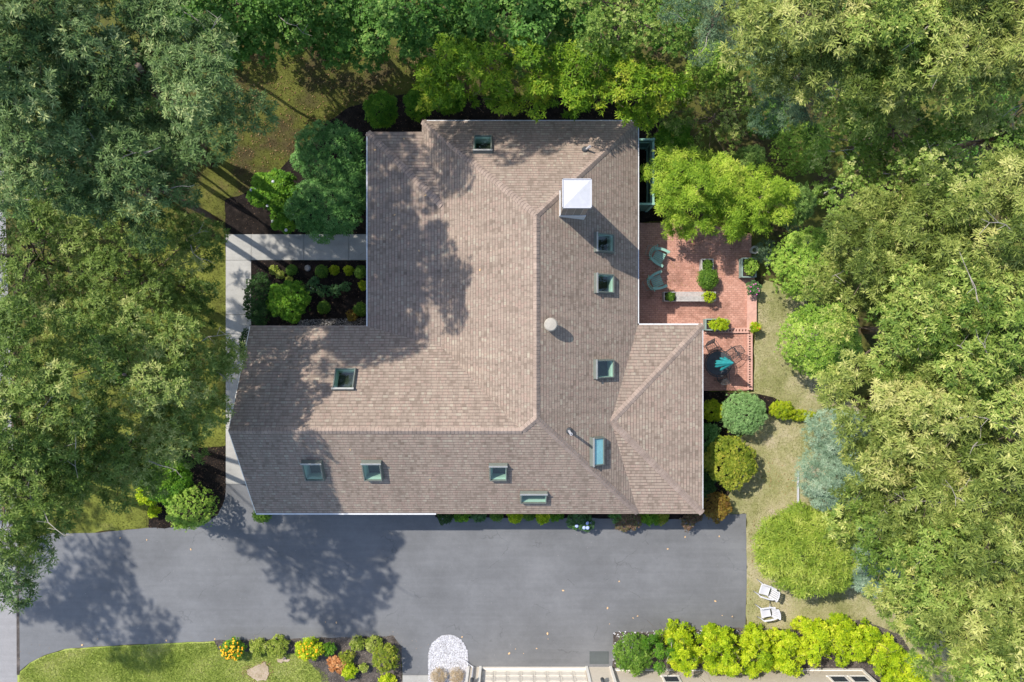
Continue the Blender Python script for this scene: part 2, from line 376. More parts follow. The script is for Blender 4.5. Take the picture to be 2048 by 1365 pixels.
for pl, (fz, up, poly) in PL.items():
    o, R, U, n = frame_of(pl)
    loop = [Vector((*V[c], 0)) for c in poly.split()]
    loop = [Vector((p.x, p.y, fz(p.x, p.y))) for p in loop]
    loops = [[Vector(((p - o).dot(R), (p - o).dot(U), 0)) for p in loop]]
    for (a, b, c, d) in holes.get(pl, []): loops.append([Vector((a, c, 0)), Vector((a, d, 0)), Vector((b, d, 0)), Vector((b, c, 0))])
    flat = [p for l in loops for p in l]
    k = len(mv)
    for p in flat: mv.append(tuple(o + R * p.x + U * p.y)); muv.append((p.x, p.y))
    for t in tessellate_polygon(loops):
        a, b, c = [flat[i] for i in t]
        t = tuple(t) if (b - a).cross(c - a).z > 0 else tuple(t[::-1])
        mf.append(tuple(i + k for i in t))
    # underside so that the roof has thickness
me = bpy.data.meshes.new('roof'); me.from_pydata(mv, [], mf)
uvl = me.uv_layers.new(name='UVMap')
for l in me.loops: uvl.data[l.index].uv = muv[l.vertex_index]
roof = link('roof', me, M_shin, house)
# ridge and hip caps: overlapping bent pieces
def vz(c, pl): x, y = V[c]; return Vector((x, y, PL[pl][0](x, y)))
def caps(A, B, p1, p2, mb, w=.15, step=.15):
    A, B = Vector(A), Vector(B); t = (B - A).normalized(); L = (B - A).length
    ds = []
    for p in (p1, p2):
        n = frame_of(p)[3]; d = t.cross(n).normalized()
        ds.append(d)
    mid = (A + B) / 2
    n1, n2 = frame_of(p1)[3], frame_of(p2)[3]; up = (n1 + n2).normalized()
    for i, d in enumerate(ds):
        other = (n2 if i == 0 else n1)
        if d.dot(other) > 0 if i == 0 else d.dot(other) > 0: ds[i] = -d if d.dot(up) > 0.02 else d
    # choose directions pointing away from each other and downwards
    if ds[0].dot(ds[1]) > 0: ds[1] = -ds[1]
    if (ds[0] + ds[1]).dot(up) > 0: ds = [-ds[0], -ds[1]]
    k = int(L / step); r = random.Random(int(A.x * 100))
    for i in range(k):
        s0, s1 = i * L / k, (i + 1.25) * L / k; s1 = min(s1, L)
        jw = w * r.uniform(.95, 1.05)
        vs = []
        for s, hh in ((s0, .008), (s1, .026)):
            c = A + t * s
            prof = [c + ds[0] * jw + up * hh * .8, c + ds[0] * jw * .45 + up * (hh + .012), c + up * (hh + .022), c + ds[1] * jw * .45 + up * (hh + .012), c + ds[1] * jw + up * hh * .8]
            vs += prof
        vs += [v - up * .035 + t * .016 for v in vs[5:]]
        mb.add(vs, [(j, j + 1, j + 6, j + 5) for j in range(4)]); mb.add(vs, [(j + 5, j + 6, j + 11, j + 10) for j in range(4)], 1)
capl = [('g', 'h', 'wN', 'S'), ('h', 'k', 'upW', 'S'), ('l', 'k', 'upW', 'E'), ('m', 'l', 'N', 'upW'), ('n', 'l', 'N', 'E'), ('j', 'k', 'E', 'S'), ('a', 'c', 'lowN', 'lowW'), ('q', 'p', 'sN', 'sE'), ('r', 'p', 'sE', 'sS')]
for a, b, p1, p2 in capl:
    mb = MB(); caps(vz(a, p1), vz(b, p1), p1, p2, mb); mb.build('ridge_cap', [M_cap, M_butt], roof)
# fascia and gutters under every eave, soffit slab
soff = MB()
outline = ['m', 'n', 'o', 'q', 'r', 'i', 'f', 'd', 'a', 'b']
soff.poly([V[c] for c in outline], E - .16, E - .135)
soff.build('soffit', M_trim, house)
def rail(A, B, z0, z1, out, th, name, mat):
    A, B = Vector(A), Vector(B); d = (B - A).normalized(); o = Vector((d.y, -d.x)) * (1 if out else -1)
    a0, b0 = A - d * 0, B + d * 0
    pts = [a0, b0, b0 + o * th, a0 + o * th]
    vs = [(*p, z) for z in (z0, z1) for p in pts]
    return MB().add(vs, [(0, 1, 2, 3), (4, 5, 6, 7), (0, 1, 5, 4), (1, 2, 6, 5), (2, 3, 7, 6), (3, 0, 4, 7)]).build(name, mat, house)
gutter_edges = [('m', 'n', .041), ('n', 'o', .05), ('o', 'q', .06), ('q', 'r', .041), ('r', 'j', .03), ('j', (-3.3, -7.465), .03), ((-3.3, -7.465), 'i', .07), ('f', 'd', .03), ('d', 'a', .06), ('a', 'b', .03), ('b', 'm', .03)]
for a, b, th in gutter_edges:
    va = V[a] if isinstance(a, str) else a; vb = V[b] if isinstance(b, str) else b
    A, B = Vector(va), Vector(vb); d = (B - A).normalized(); o = Vector((d.y, -d.x))
    # outward = away from the house centre of that edge
    mid = (A + B) / 2; 
    inside = {('f', 'd'): (-9, 0), ('d', 'a'): (-5, 5), ('a', 'b'): (-5, 8), ('b', 'm'): (-3, 9.3), ('o', 'q'): (7, 0)}.get((a, b), (0, 0))
    s = (Vector(inside) - mid).dot(o) < 0
    rail(va, vb, E - .14, E - .015 if th > .04 else E - .02, s, th, 'gutter', M_gut if th != .03 else M_cap)
# gable rake boards and gable wall
for a, b in (('f', 'g'), ('i', 'g')):
    A = Vector((*V[a], E)); B = Vector((*V[b], E + 2.56))
    mb = MB(); vs = [A, B, B + Vector((-.03, 0, 0)), A + Vector((-.03, 0, 0))]
    vs += [v - Vector((0, 0, .18)) for v in vs]
    mb.add([v - Vector((0, 0, .01)) for v in vs], [(0, 1, 2, 3), (4, 5, 6, 7), (0, 1, 5, 4), (2, 3, 7, 6), (1, 2, 6, 5), (0, 3, 7, 4)]).build('rake_board', M_trim, house)
w = MB()
wp = [(-3.4, 9.05), (4.95, 9.05), (4.95, .25), (7.75, .25), (7.75, -6.95), (-10.8, -6.95), (-10.8, .15), (-5.75, .15), (-5.75, 8.55), (-3.4, 8.55)]
w.poly(wp, 0, E - .165)
w.add([(-10.8, -6.95, E - .17), (-10.8, .15, E - .17), (-10.8, -3.557, E + 2.28)], [(0, 1, 2)])
walls = w.build('wall', M_siding, house)
def opening(name, x, y, wd, h, z, axis, outw, mat, panes=2):
    fr = MB(); D = .06
    def bx(cx, cz, ww, hh, off, dd, m):
        if axis == 'x': m.box((x + cx, y + outw * off, z + cz), (ww, dd, hh))
        else: m.box((x + outw * off, y + cx, z + cz), (dd, ww, hh))
    bx(0, h / 2, wd + .16, h + .16, .02, .05, fr); f = fr.build(name, M_trim, house)
    g = MB(); pw = wd / panes
    for i in range(panes): bx(-wd / 2 + pw * (i + .5), h / 2, pw - .05, h - .05, .055, .02, g)
    g.build('pane', mat, f)
M_winglass = plain('window_glass', (.05, .06, .07), .08, .2)
for x in (-4.8, -2.9, -1.0, 1.2, 3.6, 6.6): opening('window', x, -6.95, 1.1, 1.2, 1.0, 'x', -1, M_winglass)
for x in (-9.2, -6.9): opening('garage_door', x, -6.95, 2.1, 2.1, .08, 'x', -1, M_cream, 1)
for y in (2.2, 5.0): opening('window', 4.95, y, 1.6, 1.9, .35, 'y', 1, M_winglass)
for y in (-1.5, -4.5): opening('window', 7.75, y, 1.5, 1.2, 1.0, 'y', 1, M_winglass)
opening('window', -5.75, 6.0, 1.8, 1.2, 1.0, 'y', -1, M_winglass); opening('front_door', -5.75, 4.45, 1.0, 2.1, .1, 'y', -1, M_greend, 1)
opening('window', -8.3, .15, 1.8, 1.2, 1.0, 'x', 1, M_winglass); opening('window', 0, 9.05, 1.8, 1.2, 1.0, 'x', 1, M_winglass)
opening('window', -10.8, -3.4, 1.8, 1.2, 1.0, 'y', -1, M_winglass)
# skylights
for pl, u0, u1, v0, v1, hg, blue, lab in skinfo:
    o, R, U, n = frame_of(pl); Mx = Matrix(((R.x, U.x, n.x, o.x), (R.y, U.y, n.y, o.y), (R.z, U.z, n.z, o.z), (0, 0, 0, 1)))
    s = empty('skylight', (0, 0, 0)); s.parent = house; s['label'] = lab
    t = .052; fr = MB()
    # sloped curb: wider at the roof than at the top
    def ring(u0, u1, v0, v1, z): return [Mx @ Vector(p) for p in ((u0, v0, z), (u1, v0, z), (u1, v1, z), (u0, v1, z))]
    rings = [ring(u0 - .03, u1 + .03, v0 - .03, v1 + .03, .004), ring(u0, u1, v0, v1, hg), ring(u0 + .02, u1 - .02, v0 + .02, v1 - .02, hg + .02), ring(u0 + t, u1 - t, v0 + t, v1 - t, hg + .015), ring(u0 + t, u1 - t, v0 + t, v1 - t, hg - .05)]
    fs = [(i * 4 + j, i * 4 + (j + 1) % 4, (i + 1) * 4 + (j + 1) % 4, (i + 1) * 4 + j) for i in range(4) for j in range(4)]
    fr.add([v for r in rings for v in r], fs); fr.build('frame', M_skyf, s)
    fl = MB(); hb = v1; fl.box(((u0 + u1) / 2, hb + .0, hg + .03), (u1 - u0 + .05, .08, .02), Mx)
    fl.build('flashing', M_skyflash, s)
    sh = MB(); top = ring(u0 + t, u1 - t, v0 + t, v1 - t, hg - .052); fl_ = .13 if v1 - v0 > .5 else .06; bot = [v - Vector((0, 0, .4)) for v in ring(u0 + t + (.07 if pl in ('S', 'wN') else .02), u1 - t - .02, v0 + t + fl_, v1 - t - .012, 0)]
    mid = ring(u0 + t + .012, u1 - t - .012, v0 + t + .012, v1 - t - .012, 0)
    sh.add(top + mid + bot, [(i * 4 + j, i * 4 + (j + 1) % 4, (i + 1) * 4 + (j + 1) % 4, (i + 1) * 4 + j) for i in range(2) for j in range(4)])
    sh.build('light_shaft', M_mint, s)
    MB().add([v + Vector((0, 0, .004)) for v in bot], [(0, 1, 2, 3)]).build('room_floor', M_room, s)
    g = MB(); g.add(ring(u0 + t, u1 - t, v0 + t, v1 - t, hg - .025), [(0, 1, 2, 3)])
    g.build('pane', M_glasssky if blue else M_glass, s)
# chimney
ch = empty('chimney', (2.41, 5.47, 4.5)); ch.parent = house
ch['label'] = 'square stone chimney with a white metal cap'
MB().box((0, 0, 1.1), (.98, .96, 3.0)).build('stack', M_stone, ch)
c = MB(); r = .545
for z0, z1, a in ((2.60, 2.66, r), (2.66, 2.70, r - .03)): c.box((0, 0, (z0 + z1) / 2), (2 * a, 2 * a, z1 - z0 - .002))
q = r - .03
c.add([(-q, -q, 2.7), (q, -q, 2.7), (q, q, 2.7), (-q, q, 2.7), (0, 0, 2.80)], [(0, 1, 4), (1, 2, 4), (2, 3, 4), (3, 0, 4)])
for sx, sy, dx, dy in ((0, 1, 1, .03), (0, -1, 1, .03), (1, 0, .03, 1), (-1, 0, .03, 1)):
    c.box((sx * (r - .015), sy * (r - .015), 2.715), (2 * r * dx if dx == 1 else .03, 2 * r * dy if dy == 1 else .03, .03))
c.build('chimney_cap', M_white, ch)
fl = MB(); fl.box((0, -.49, .45), (1.06, .03, .9)); fl.box((-.505, 0, .8), (.03, 1.0, .3)); fl.build('flashing', M_gut, ch)
# roof vents
p = ray('E', 1103, 650, 0)
v = empty('roof_vent', p); v.parent = house
v['label'] = 'round beige mushroom vent near the ridge'
MB().lathe((0, 0, -.3), [(.12, 0), (.12, .62)], 16).build('stack', M_gut, v)
MB().lathe((-.05, 0, .32), [(.25, 0), (.265, .03), (.265, .15), (.22, .20), (.02, .215)], 28).build('vent_cap', plain('vent_beige', (.34, .31, .26), .5), v, False)
for (pl, px, py, hh, rr, lab, tx, ty) in (('E', 1138, 862, 1.0, .055, 'tall white vent pipe with long shadow near the corner hip', 0, 0), ('N', 1170, 300, .45, .05, 'short leaning white vent pipe on the north slope', .16, .02)):
    p = ray(pl, px, py, 0); v = empty('vent_pipe', p); v.parent = house; v['label'] = lab
    MB().tube([(0, 0, -.1), (tx, ty, hh)], rr, 14).tube([(tx, ty, hh + .001), (tx * 1.01, ty, hh + .006)], rr * .55, 12, mi=1).build('pipe', [M_white, M_darkedge], v)
    MB().lathe((0, 0, -.12), [(.16, 0), (.13, .2), (.07, .26)], 16).build('boot', M_iron, v)

# ---------------------------------------------------------------- foliage
rng = np.random.default_rng(7)
KINDS = {
 # colours low..high tint, leaf length, width, leaves per tuft, tufts per m2, translucency, spread
 'oakdark': ([(.042, .08, .022), (.105, .175, .05), (.20, .285, .10), (.46, .50, .21)], .17, .032, 15, 34, .2, .8),
 'oakmid': ([(.05, .095, .016), (.13, .20, .036), (.25, .33, .08), (.48, .49, .18)], .16, .034, 13, 36, .25, .8),
 'oakpale': ([(.065, .10, .018), (.165, .215, .042), (.33, .37, .095), (.53, .51, .19)], .185, .033, 16, 31, .22, .82),
 'oakgreen': ([(.055, .105, .016), (.14, .22, .035), (.30, .37, .08), (.58, .57, .19)], .15, .04, 11, 38, .25, .85),
 'birch': ([(.06, .12, .016), (.14, .23, .036), (.28, .37, .08), (.55, .55, .22)], .10, .06, 7, 34, .3, .9),
 'maple': ([(.035, .10, .014), (.075, .18, .026), (.14, .27, .05), (.27, .38, .09)], .13, .085, 6, 40, .25, .9),
 'locust': ([(.08, .17, .012), (.16, .28, .018), (.29, .39, .03), (.48, .48, .06)], .19, .05, 10, 34, .35, .8),
 'bamboo': ([(.14, .25, .02), (.26, .40, .035), (.41, .53, .06), (.60, .64, .12)], .19, .03, 9, 60, .35, .85),
 'rhodo': ([(.035, .10, .02), (.07, .175, .035), (.12, .26, .06), (.21, .35, .10)], .13, .04, 8, 60, .12, .85),
 'spruce': ([(.05, .10, .05), (.10, .17, .085), (.17, .25, .13), (.26, .34, .18)], .14, .022, 9, 90, .1, .7),
 'bluespruce': ([(.10, .17, .10), (.18, .27, .17), (.28, .38, .26), (.40, .48, .34)], .12, .02, 9, 110, .1, .7),
 'yew': ([(.12, .19, .02), (.21, .30, .035), (.33, .40, .06), (.46, .50, .12)], .20, .03, 9, 70, .2, .8),
 'box': ([(.04, .10, .010), (.08, .165, .018), (.145, .25, .03), (.24, .35, .06)], .05, .025, 6, 420, .2, .9),
 'arbor': ([(.10, .20, .02), (.19, .32, .04), (.33, .46, .07), (.50, .57, .15)], .09, .045, 7, 130, .2, .8),
 'arborpale': ([(.09, .17, .03), (.16, .27, .055), (.25, .36, .09), (.36, .44, .14)], .08, .03, 7, 160, .2, .8),
 'juniper': ([(.10, .20, .055), (.18, .32, .10), (.26, .42, .15), (.36, .50, .21)], .08, .018, 8, 260, .15, .8),
 'lime': ([(.14, .22, .01), (.27, .36, .012), (.40, .46, .02), (.52, .52, .05)], .06, .03, 7, 300, .35, .9),
 'limehedge': ([(.15, .25, .008), (.30, .42, .012), (.47, .55, .02), (.66, .66, .06)], .12, .05, 8, 100, .35, .85),
 'leafy': ([(.05, .14, .010), (.09, .22, .016), (.16, .31, .025), (.26, .40, .04)], .10, .045, 7, 130, .3, .85),
 'darkhedge': ([(.012, .035, .008), (.022, .06, .012), (.04, .09, .018), (.07, .13, .03)], .05, .03, 6, 300, .15, .9),
 'olive': ([(.08, .125, .012), (.17, .225, .02), (.28, .32, .035), (.44, .38, .06)], .08, .04, 7, 160, .25, .85),
 'rust': ([(.09, .05, .012), (.18, .10, .02), (.24, .20, .03), (.36, .17, .04)], .07, .035, 7, 220, .25, .85),
 'orange': ([(.30, .10, .03), (.48, .19, .06), (.60, .30, .12), (.70, .42, .2)], .07, .05, 6, 220, .25, .85),
 'yellowgreen': ([(.13, .19, .02), (.24, .30, .04), (.36, .40, .08), (.50, .50, .18)], .09, .05, 6, 150, .3, .85),
 'rose': ([(.03, .08, .025), (.06, .14, .04), (.10, .20, .07), (.16, .27, .10)], .07, .04, 6, 170, .25, .85),
 'pinkish': ([(.07, .10, .03), (.14, .10, .06), (.24, .14, .10), (.14, .26, .04)], .08, .04, 6, 180, .25, .85),
 'dry': ([(.25, .18, .10), (.38, .29, .18), (.48, .38, .26), (.55, .47, .35)], .12, .012, 8, 200, .1, .8),
}
def quads(name, V4, tint, mat, parent=None):   # V4: (n,4,3)
    n = len(V4); me = bpy.data.meshes.new(name)
    me.vertices.add(n * 4); me.vertices.foreach_set('co', V4.reshape(-1).astype(np.float32))
    me.loops.add(n * 4); me.loops.foreach_set('vertex_index', np.arange(n * 4, dtype=np.int32))
    me.polygons.add(n); me.polygons.foreach_set('loop_start', np.arange(n, dtype=np.int32) * 4)
    try: me.polygons.foreach_set('loop_total', np.full(n, 4, dtype=np.int32))
    except Exception: pass
    at = me.attributes.new('tint', 'FLOAT', 'FACE'); at.data.foreach_set('value', tint.astype(np.float32))
    me.update(calc_edges=True); me.validate()
    return link(name, me, mat, parent)
def norm(a): return a / (np.linalg.norm(a, axis=-1, keepdims=True) + 1e-9)
def tufts(pts, nrm, bt, kind, scale=1.0):
    cols, L, Wd, per, _, _, spread = KINDS[kind]
    n = len(pts); L *= scale; Wd *= scale
    nr = norm(nrm * .7 + np.array([0, 0, .8]) + rng.normal(0, .24, (n, 3)))
    a = norm(np.cross(nr, rng.normal(0, 1, (n, 3)))); b = np.cross(nr, a)
    th = (np.arange(per) / per * 2 * np.pi)[None, :] + rng.uniform(0, 6.28, (n, 1)) + rng.normal(0, .25, (n, per))
    tang = np.cos(th)[..., None] * a[:, None] + np.sin(th)[..., None] * b[:, None]
    lift = rng.uniform(.05, 1.0 - spread * .55, (n, per, 1)) + rng.normal(0, .12, (n, per, 1))
    d = norm(tang * spread + nr[:, None] * lift)
    side = norm(np.cross(d, nr[:, None] + rng.normal(0, .22, (n, per, 3))))
    ln = L * rng.uniform(.65, 1.2, (n, per, 1)); wd = Wd * rng.uniform(.7, 1.25, (n, per, 1))
    c = pts[:, None] + rng.normal(0, L * .12, (n, per, 3))
    mid = c + d * ln * .55
    droop = np.array([0, 0, -1.0]) * ln * .12
    V4 = np.stack([c, mid + side * wd * .5, c + d * ln + droop, mid - side * wd * .5], axis=2)
    tint = np.clip(bt[:, None] + rng.normal(0, .15, (n, 1)) + rng.normal(0, .12, (n, per)), 0, 1)
    return V4.reshape(-1, 4, 3), tint.reshape(-1)
def surf(blobs, dens, low=-.25, shell=.25, btint=None):
    """blobs: (n,6) centre and radii -> points, normals, base tint"""
    blobs = np.asarray(blobs, float); PT, NM, BT = [], [], []
    for i, b in enumerate(blobs):
        r = b[3:6]; area = 2 * np.pi * ((r[0] * r[1]) ** 1.0 * .45 + (r[0] * r[2] + r[1] * r[2]) * .35)
        n = max(6, int(area * dens)); d = norm(rng.normal(0, 1, (n, 3)))
        d[:, 2] = np.where(d[:, 2] < low, -d[:, 2], d[:, 2])
        rad = 1 - rng.uniform(0, 1, (n, 1)) ** 2 * shell + np.minimum(.3, rng.exponential(.05, (n, 1)))
        p = b[:3] + d * r * rad
        near = np.where(np.all(np.abs(blobs[:, :3] - b[:3]) < blobs[:, 3:6] + r, axis=1))[0]; near = near[near != i]
        if len(near):
            q = (p[:, None] - blobs[near, :3]) / blobs[near, 3:6]
            keep = (np.sum(q * q, axis=2) > .62).all(axis=1)
            p = p[keep]; d = d[keep]
        PT.append(p); NM.append(norm(d / r)); BT.append(np.full(len(p), btint[i] if btint is not None else .45) + 0 * p[:, 0])
    return np.concatenate(PT), np.concatenate(NM), np.concatenate(BT)
def kmat(kind): return leafmat('foliage_' + kind, KINDS[kind][0], KINDS[kind][5])
def limbs_mb(base, top, ends, r0, rnd, n=14):
    mb = MB(); b, t = Vector(base), Vector(top); pts = []; rs = []
    for i in range(7):
        f = i / 6; pts.append(b.lerp(t, f) + Vector((rnd.uniform(-.1, .1), rnd.uniform(-.1, .1), 0)) * (i > 0)); rs.append(r0 * (1 - .8 * f) + .015)
    mb.tube(pts, rs, 10)
    for e in ends[:n]:
        e = Vector(e); f = min(.95, max(.25, (e.z - b.z) / max(.5, t.z - b.z) * .8 - .02)); i = f * 6; k = min(5, int(i)); s = pts[k].lerp(pts[k + 1], i - k)
        m = s.lerp(e, .5) + Vector((rnd.uniform(-.25, .25), rnd.uniform(-.25, .25), rnd.uniform(-.1, .35)))
        rr = r0 * .28 * (1 - f * .5)
        mb.tube([s, s.lerp(m, .5) + Vector((0, 0, .05)), m, m.lerp(e, .6), e], [rr, rr * .8, rr * .6, rr * .42, .012], 5, False)
        for q in range(2):
            s2 = m.lerp(e, rnd.uniform(.2, .8)); e2 = s2 + Vector((rnd.uniform(-.8, .8), rnd.uniform(-.8, .8), rnd.uniform(.0, .6)))
            mb.tube([s2, s2.lerp(e2, .5) + Vector((rnd.uniform(-.08, .08),) * 3), e2], [rr * .35, rr * .22, .008], 4, False)
    return mb
def tree(name, label, base, lobes, kind, r0=.22, dens=1.0, br=(.42, .85), nb=8.5, group=None, scale=1.0, dead=8, flat=.6, twigs=3, cat='tree'):
    """lobes: list of (px,py,z,r): boughs are scattered over each lobe's dome. base: (px,py) on the ground"""
    rnd = random.Random(len(label) * 31 + int(base[0])); b = P(*base)
    o = empty(name, b, label, cat, group)
    B, T = [], []; toff = rnd.uniform(-.12, .12)
    for (px, py, z, r) in lobes:
        c = P(px, py, z); k = max(5, int(nb * r * r / 2.2))
        for i in range(k):
            a = i * 2.39996 + rnd.uniform(-.5, .5); rho = math.sqrt((i + .5) / k) * rnd.uniform(.88, 1.1)
            zz = z + r * flat * math.sqrt(max(0, 1 - min(1, rho) ** 2)) - r * .55 * rho ** 2 + rnd.uniform(-.9, .6)
            rr = rnd.uniform(*br) * (1.0 if rho < .7 else .8)
            B.append((c.x + math.cos(a) * r * rho - b.x, c.y + math.sin(a) * r * rho - b.y, zz, rr, rr, rr * .62)); T.append(rnd.uniform(.12, .66) + toff + (.22 if rnd.random() < .06 else 0))
    pts, nm, bt = surf(B, KINDS[kind][4] * dens, -.15, .45, T)
    V4, tint = tufts(pts, nm, bt, kind, scale)
    quads('crown', V4, tint, kmat(kind), o)
    if twigs:
        for q in range(twigs):
            mb = MB()
            b0 = Vector(B[rnd.randrange(len(B))][:3]) + Vector((0, 0, .1)); a = rnd.uniform(0, 6.28)
            for w_ in range(1):
                a2 = a + rnd.uniform(-.5, .5); L_ = rnd.uniform(.7, 1.9); d = Vector((math.cos(a2), math.sin(a2), rnd.uniform(.12, .4))); pts_ = [b0]; 
                for j in range(5): pts_.append(pts_[-1] + d * L_ / 5); d = (d + Vector((rnd.uniform(-.55, .55), rnd.uniform(-.55, .55), rnd.uniform(-.2, .05)))).normalized()
                mb.tube(pts_, [.022, .018, .014, .011, .008, .005], 4, False)
                for j in (2, 3, 4): mb.tube([pts_[j], pts_[j] + Vector((rnd.uniform(-.4, .4), rnd.uniform(-.4, .4), rnd.uniform(0, .2)))], [.009, .004], 3, False)
            mb.build('bare_branch', M_twig, o)
    top = np.mean([x[:3] for x in B], axis=0); zt = max(x[2] for x in B)
    ends = [x[:3] for x in B]; rnd.shuffle(ends)
    limbs_mb((0, 0, 0), (top[0] * .9, top[1] * .9, zt - .5), ends, r0, rnd, dead + 16).build('trunk', M_bark, o, True)
    return o
def shrub(name, label, px, py, rpx, h, kind, group=None, rpy=None, lump=.33, cat='shrub', dens=1.0, scale=1.0, nb=None, seed=0, flowers=None, sub=None, core=True, par=None, zb=0):
    rnd = random.Random(int(px * 7 + py) + seed); c0 = P(px, py, zb + h * .55); s = (H - h * .55) / F
    rx, ry = rpx * s, (rpy or rpx) * s; R = (rx + ry) / 2
    B, T = [(0, 0, h * .48, rx * .82, ry * .82, h * .45)], [.4]
    k = nb if nb is not None else max(10, int(26 * min(2.5, R)))
    if lump > 0:
        for i in range(k):
            a = i * 2.39996 + rnd.uniform(-.3, .3); rho = math.sqrt((i + .5) / k) * .84
            zz = h * .35 + h * .52 * math.sqrt(max(0, 1 - rho * rho)); rr = lump * R * rnd.uniform(.6, 1.05)
            B.append((math.cos(a) * rx * rho, math.sin(a) * ry * rho, zz, rr, rr, min(rr, h * .3))); T.append(rnd.uniform(.2, .7))
    pts, nm, bt = surf(B, KINDS[kind][4] * dens * (1.0), -.3, .22, T)
    V4, tint = tufts(pts, nm, bt, kind, scale)
    if core and lump == 0:   # inner mass of twigs and older leaves under the clipped shell
        th, ph = np.meshgrid(np.linspace(0, 2 * np.pi, 15), np.linspace(.02, 2.2, 9))
        X = np.stack([np.cos(th) * np.sin(ph) * rx * .72, np.sin(th) * np.sin(ph) * ry * .72, h * .48 + np.cos(ph) * h * .40], -1)
        Q = np.stack([X[:-1, :-1], X[1:, :-1], X[1:, 1:], X[:-1, 1:]], 2).reshape(-1, 4, 3)
        V4 = np.concatenate([V4, Q]); tint = np.concatenate([tint, np.full(len(Q), .1)])
    mats = kmat(kind)
    o = quads(name, V4, tint, mats, par)
    o.location = (c0.x, c0.y, zb)
    if par is None: tag(o, label, cat, group)
    if flowers:
        fk, cnt, size = flowers; rr = np.random.default_rng(int(px)); 
        sel = rr.integers(0, len(pts), cnt * 3); sel = sel[pts[sel][:, 2] > h * .45][:cnt]
        mb = MB(); few = cnt <= 12
        for p in pts[sel]:
            if few: mb = MB()
            mb.lathe((p[0], p[1], p[2] + .02), [(size * .3, 0), (size * .8, size * .2), (size, size * .5), (size * .75, size * .85), (size * .2, size)], 7)
            if few: mb.build('flower', fk, o)
        if not few: mb.build('flowers', fk, o)
    return o
def loose(name, label, base, lobes, kind, group=None, br=(.2, .42), nb=16, **k):
    return tree(name, label, base, lobes, kind, .07, br=br, nb=nb, group=group, twigs=k.pop('twigs', 1), cat='shrub', dead=4, **k)
# ---------------------------------------------------------------- tall trees
GL, GT, GR = 'tall trees west of the house', 'trees behind the house', 'tall oaks in the eastern wood'
# west: blue-green rosetted oaks and pines; x, y are where each lobe shows at its height
tree('oak_tree', 'dark blue-green tree in the top left corner of the photo', (420, 330), [(60, 40, 13.5, 2.2), (190, 60, 12.8, 2.0), (20, 170, 14, 1.8)], 'oakdark', .16, group=GL)
tree('oak_tree', 'dark tree whose pale leaning trunk shows through a gap, beside the shaded lawn', (400, 300), [(310, 110, 12.5, 1.7), (405, 170, 12.6, 1.5), (425, 250, 12.2, 1.1), (200, 150, 12.8, 1.4)], 'oakdark', .36, group=GL)
tree('oak_tree', 'dark tree with sunlit tufts at the left edge above the street', (330, 400), [(70, 240, 13.4, 1.7), (150, 300, 12.6, 1.5), (60, 330, 13, 1.4)], 'oakdark', .16, group=GL)
tree('oak_tree', 'dark rounded crown reaching toward the black mulch bed', (430, 440), [(250, 330, 12.2, 1.5), (355, 330, 11.6, 1.15), (285, 400, 11.6, 1.1)], 'oakdark', .14, group=GL)
tree('birch_tree', 'thin crowned tree with bare twigs over the street at the left edge', (210, 560), [(50, 480, 9.5, 1.6), (150, 500, 8.5, 1.4), (40, 590, 10, 1.5)], 'oakmid', .18, dens=.6, group=GL, dead=16)
tree('oak_tree', 'loose crown with sunlit gaps over the lawn west of the concrete path', (330, 580), [(250, 520, 8, 1.8), (360, 530, 7, 1.4), (300, 600, 8, 1.6), (200, 600, 9, 1.4), (380, 600, 6.2, .7), (400, 480, 6.5, .8)], 'oakmid', .26, dens=.75, group=GL, dead=14)
tree('oak_tree', 'broad tree with one branch tip reaching over the path to the gable', (320, 760), [(330, 720, 9.3, 1.7), (368, 740, 8.4, 1.0), (330, 830, 8.2, 1.4), (225, 690, 10, 1.6), (453, 722, 6.4, .4)], 'oakmid', .16, group=GL)
tree('oak_tree', 'pale tufted tree at the left edge level with the front wing', (120, 790), [(60, 700, 11.5, 1.9), (130, 800, 11, 1.9), (30, 860, 12, 1.7)], 'oakmid', .16, group=GL)
tree('oak_tree', 'tree above the small lawn north west of the driveway', (280, 880), [(240, 860, 8.8, 1.7), (190, 930, 8.8, 1.5), (290, 935, 7.5, 1.0), (370, 860, 7.5, 1.1)], 'oakmid', .15, group=GL)
tree('oak_tree', 'pale tree overhanging the driveway entrance at the left edge', (60, 940), [(50, 950, 11.5, 1.6), (30, 1030, 11.5, 1.2), (70, 1050, 11.2, .8), (120, 900, 10.5, 1.3)], 'oakmid', .24, dens=.9, group=GL)
tree('oak_tree', 'lower dark crown below the tall ones, north west of the path', (300, 300), [(200, 220, 8, 1.7), (300, 225, 8.2, 1.4), (340, 300, 7.6, 1.1), (110, 250, 8.5, 1.6)], 'oakdark', .14, group=GL, dens=.8)  # canopy added beneath the tall crowns to cast dappled shade on the path
tree('oak_tree', 'lower crown over the street beside the thin crowned tree', (90, 480), [(60, 400, 8, 1.4), (110, 560, 7.6, 1.2), (30, 660, 8.5, 1.3), (150, 440, 7.5, 1.0)], 'oakmid', .14, group=GL, dens=.8)  # also added as a shadow caster for the path's west leg
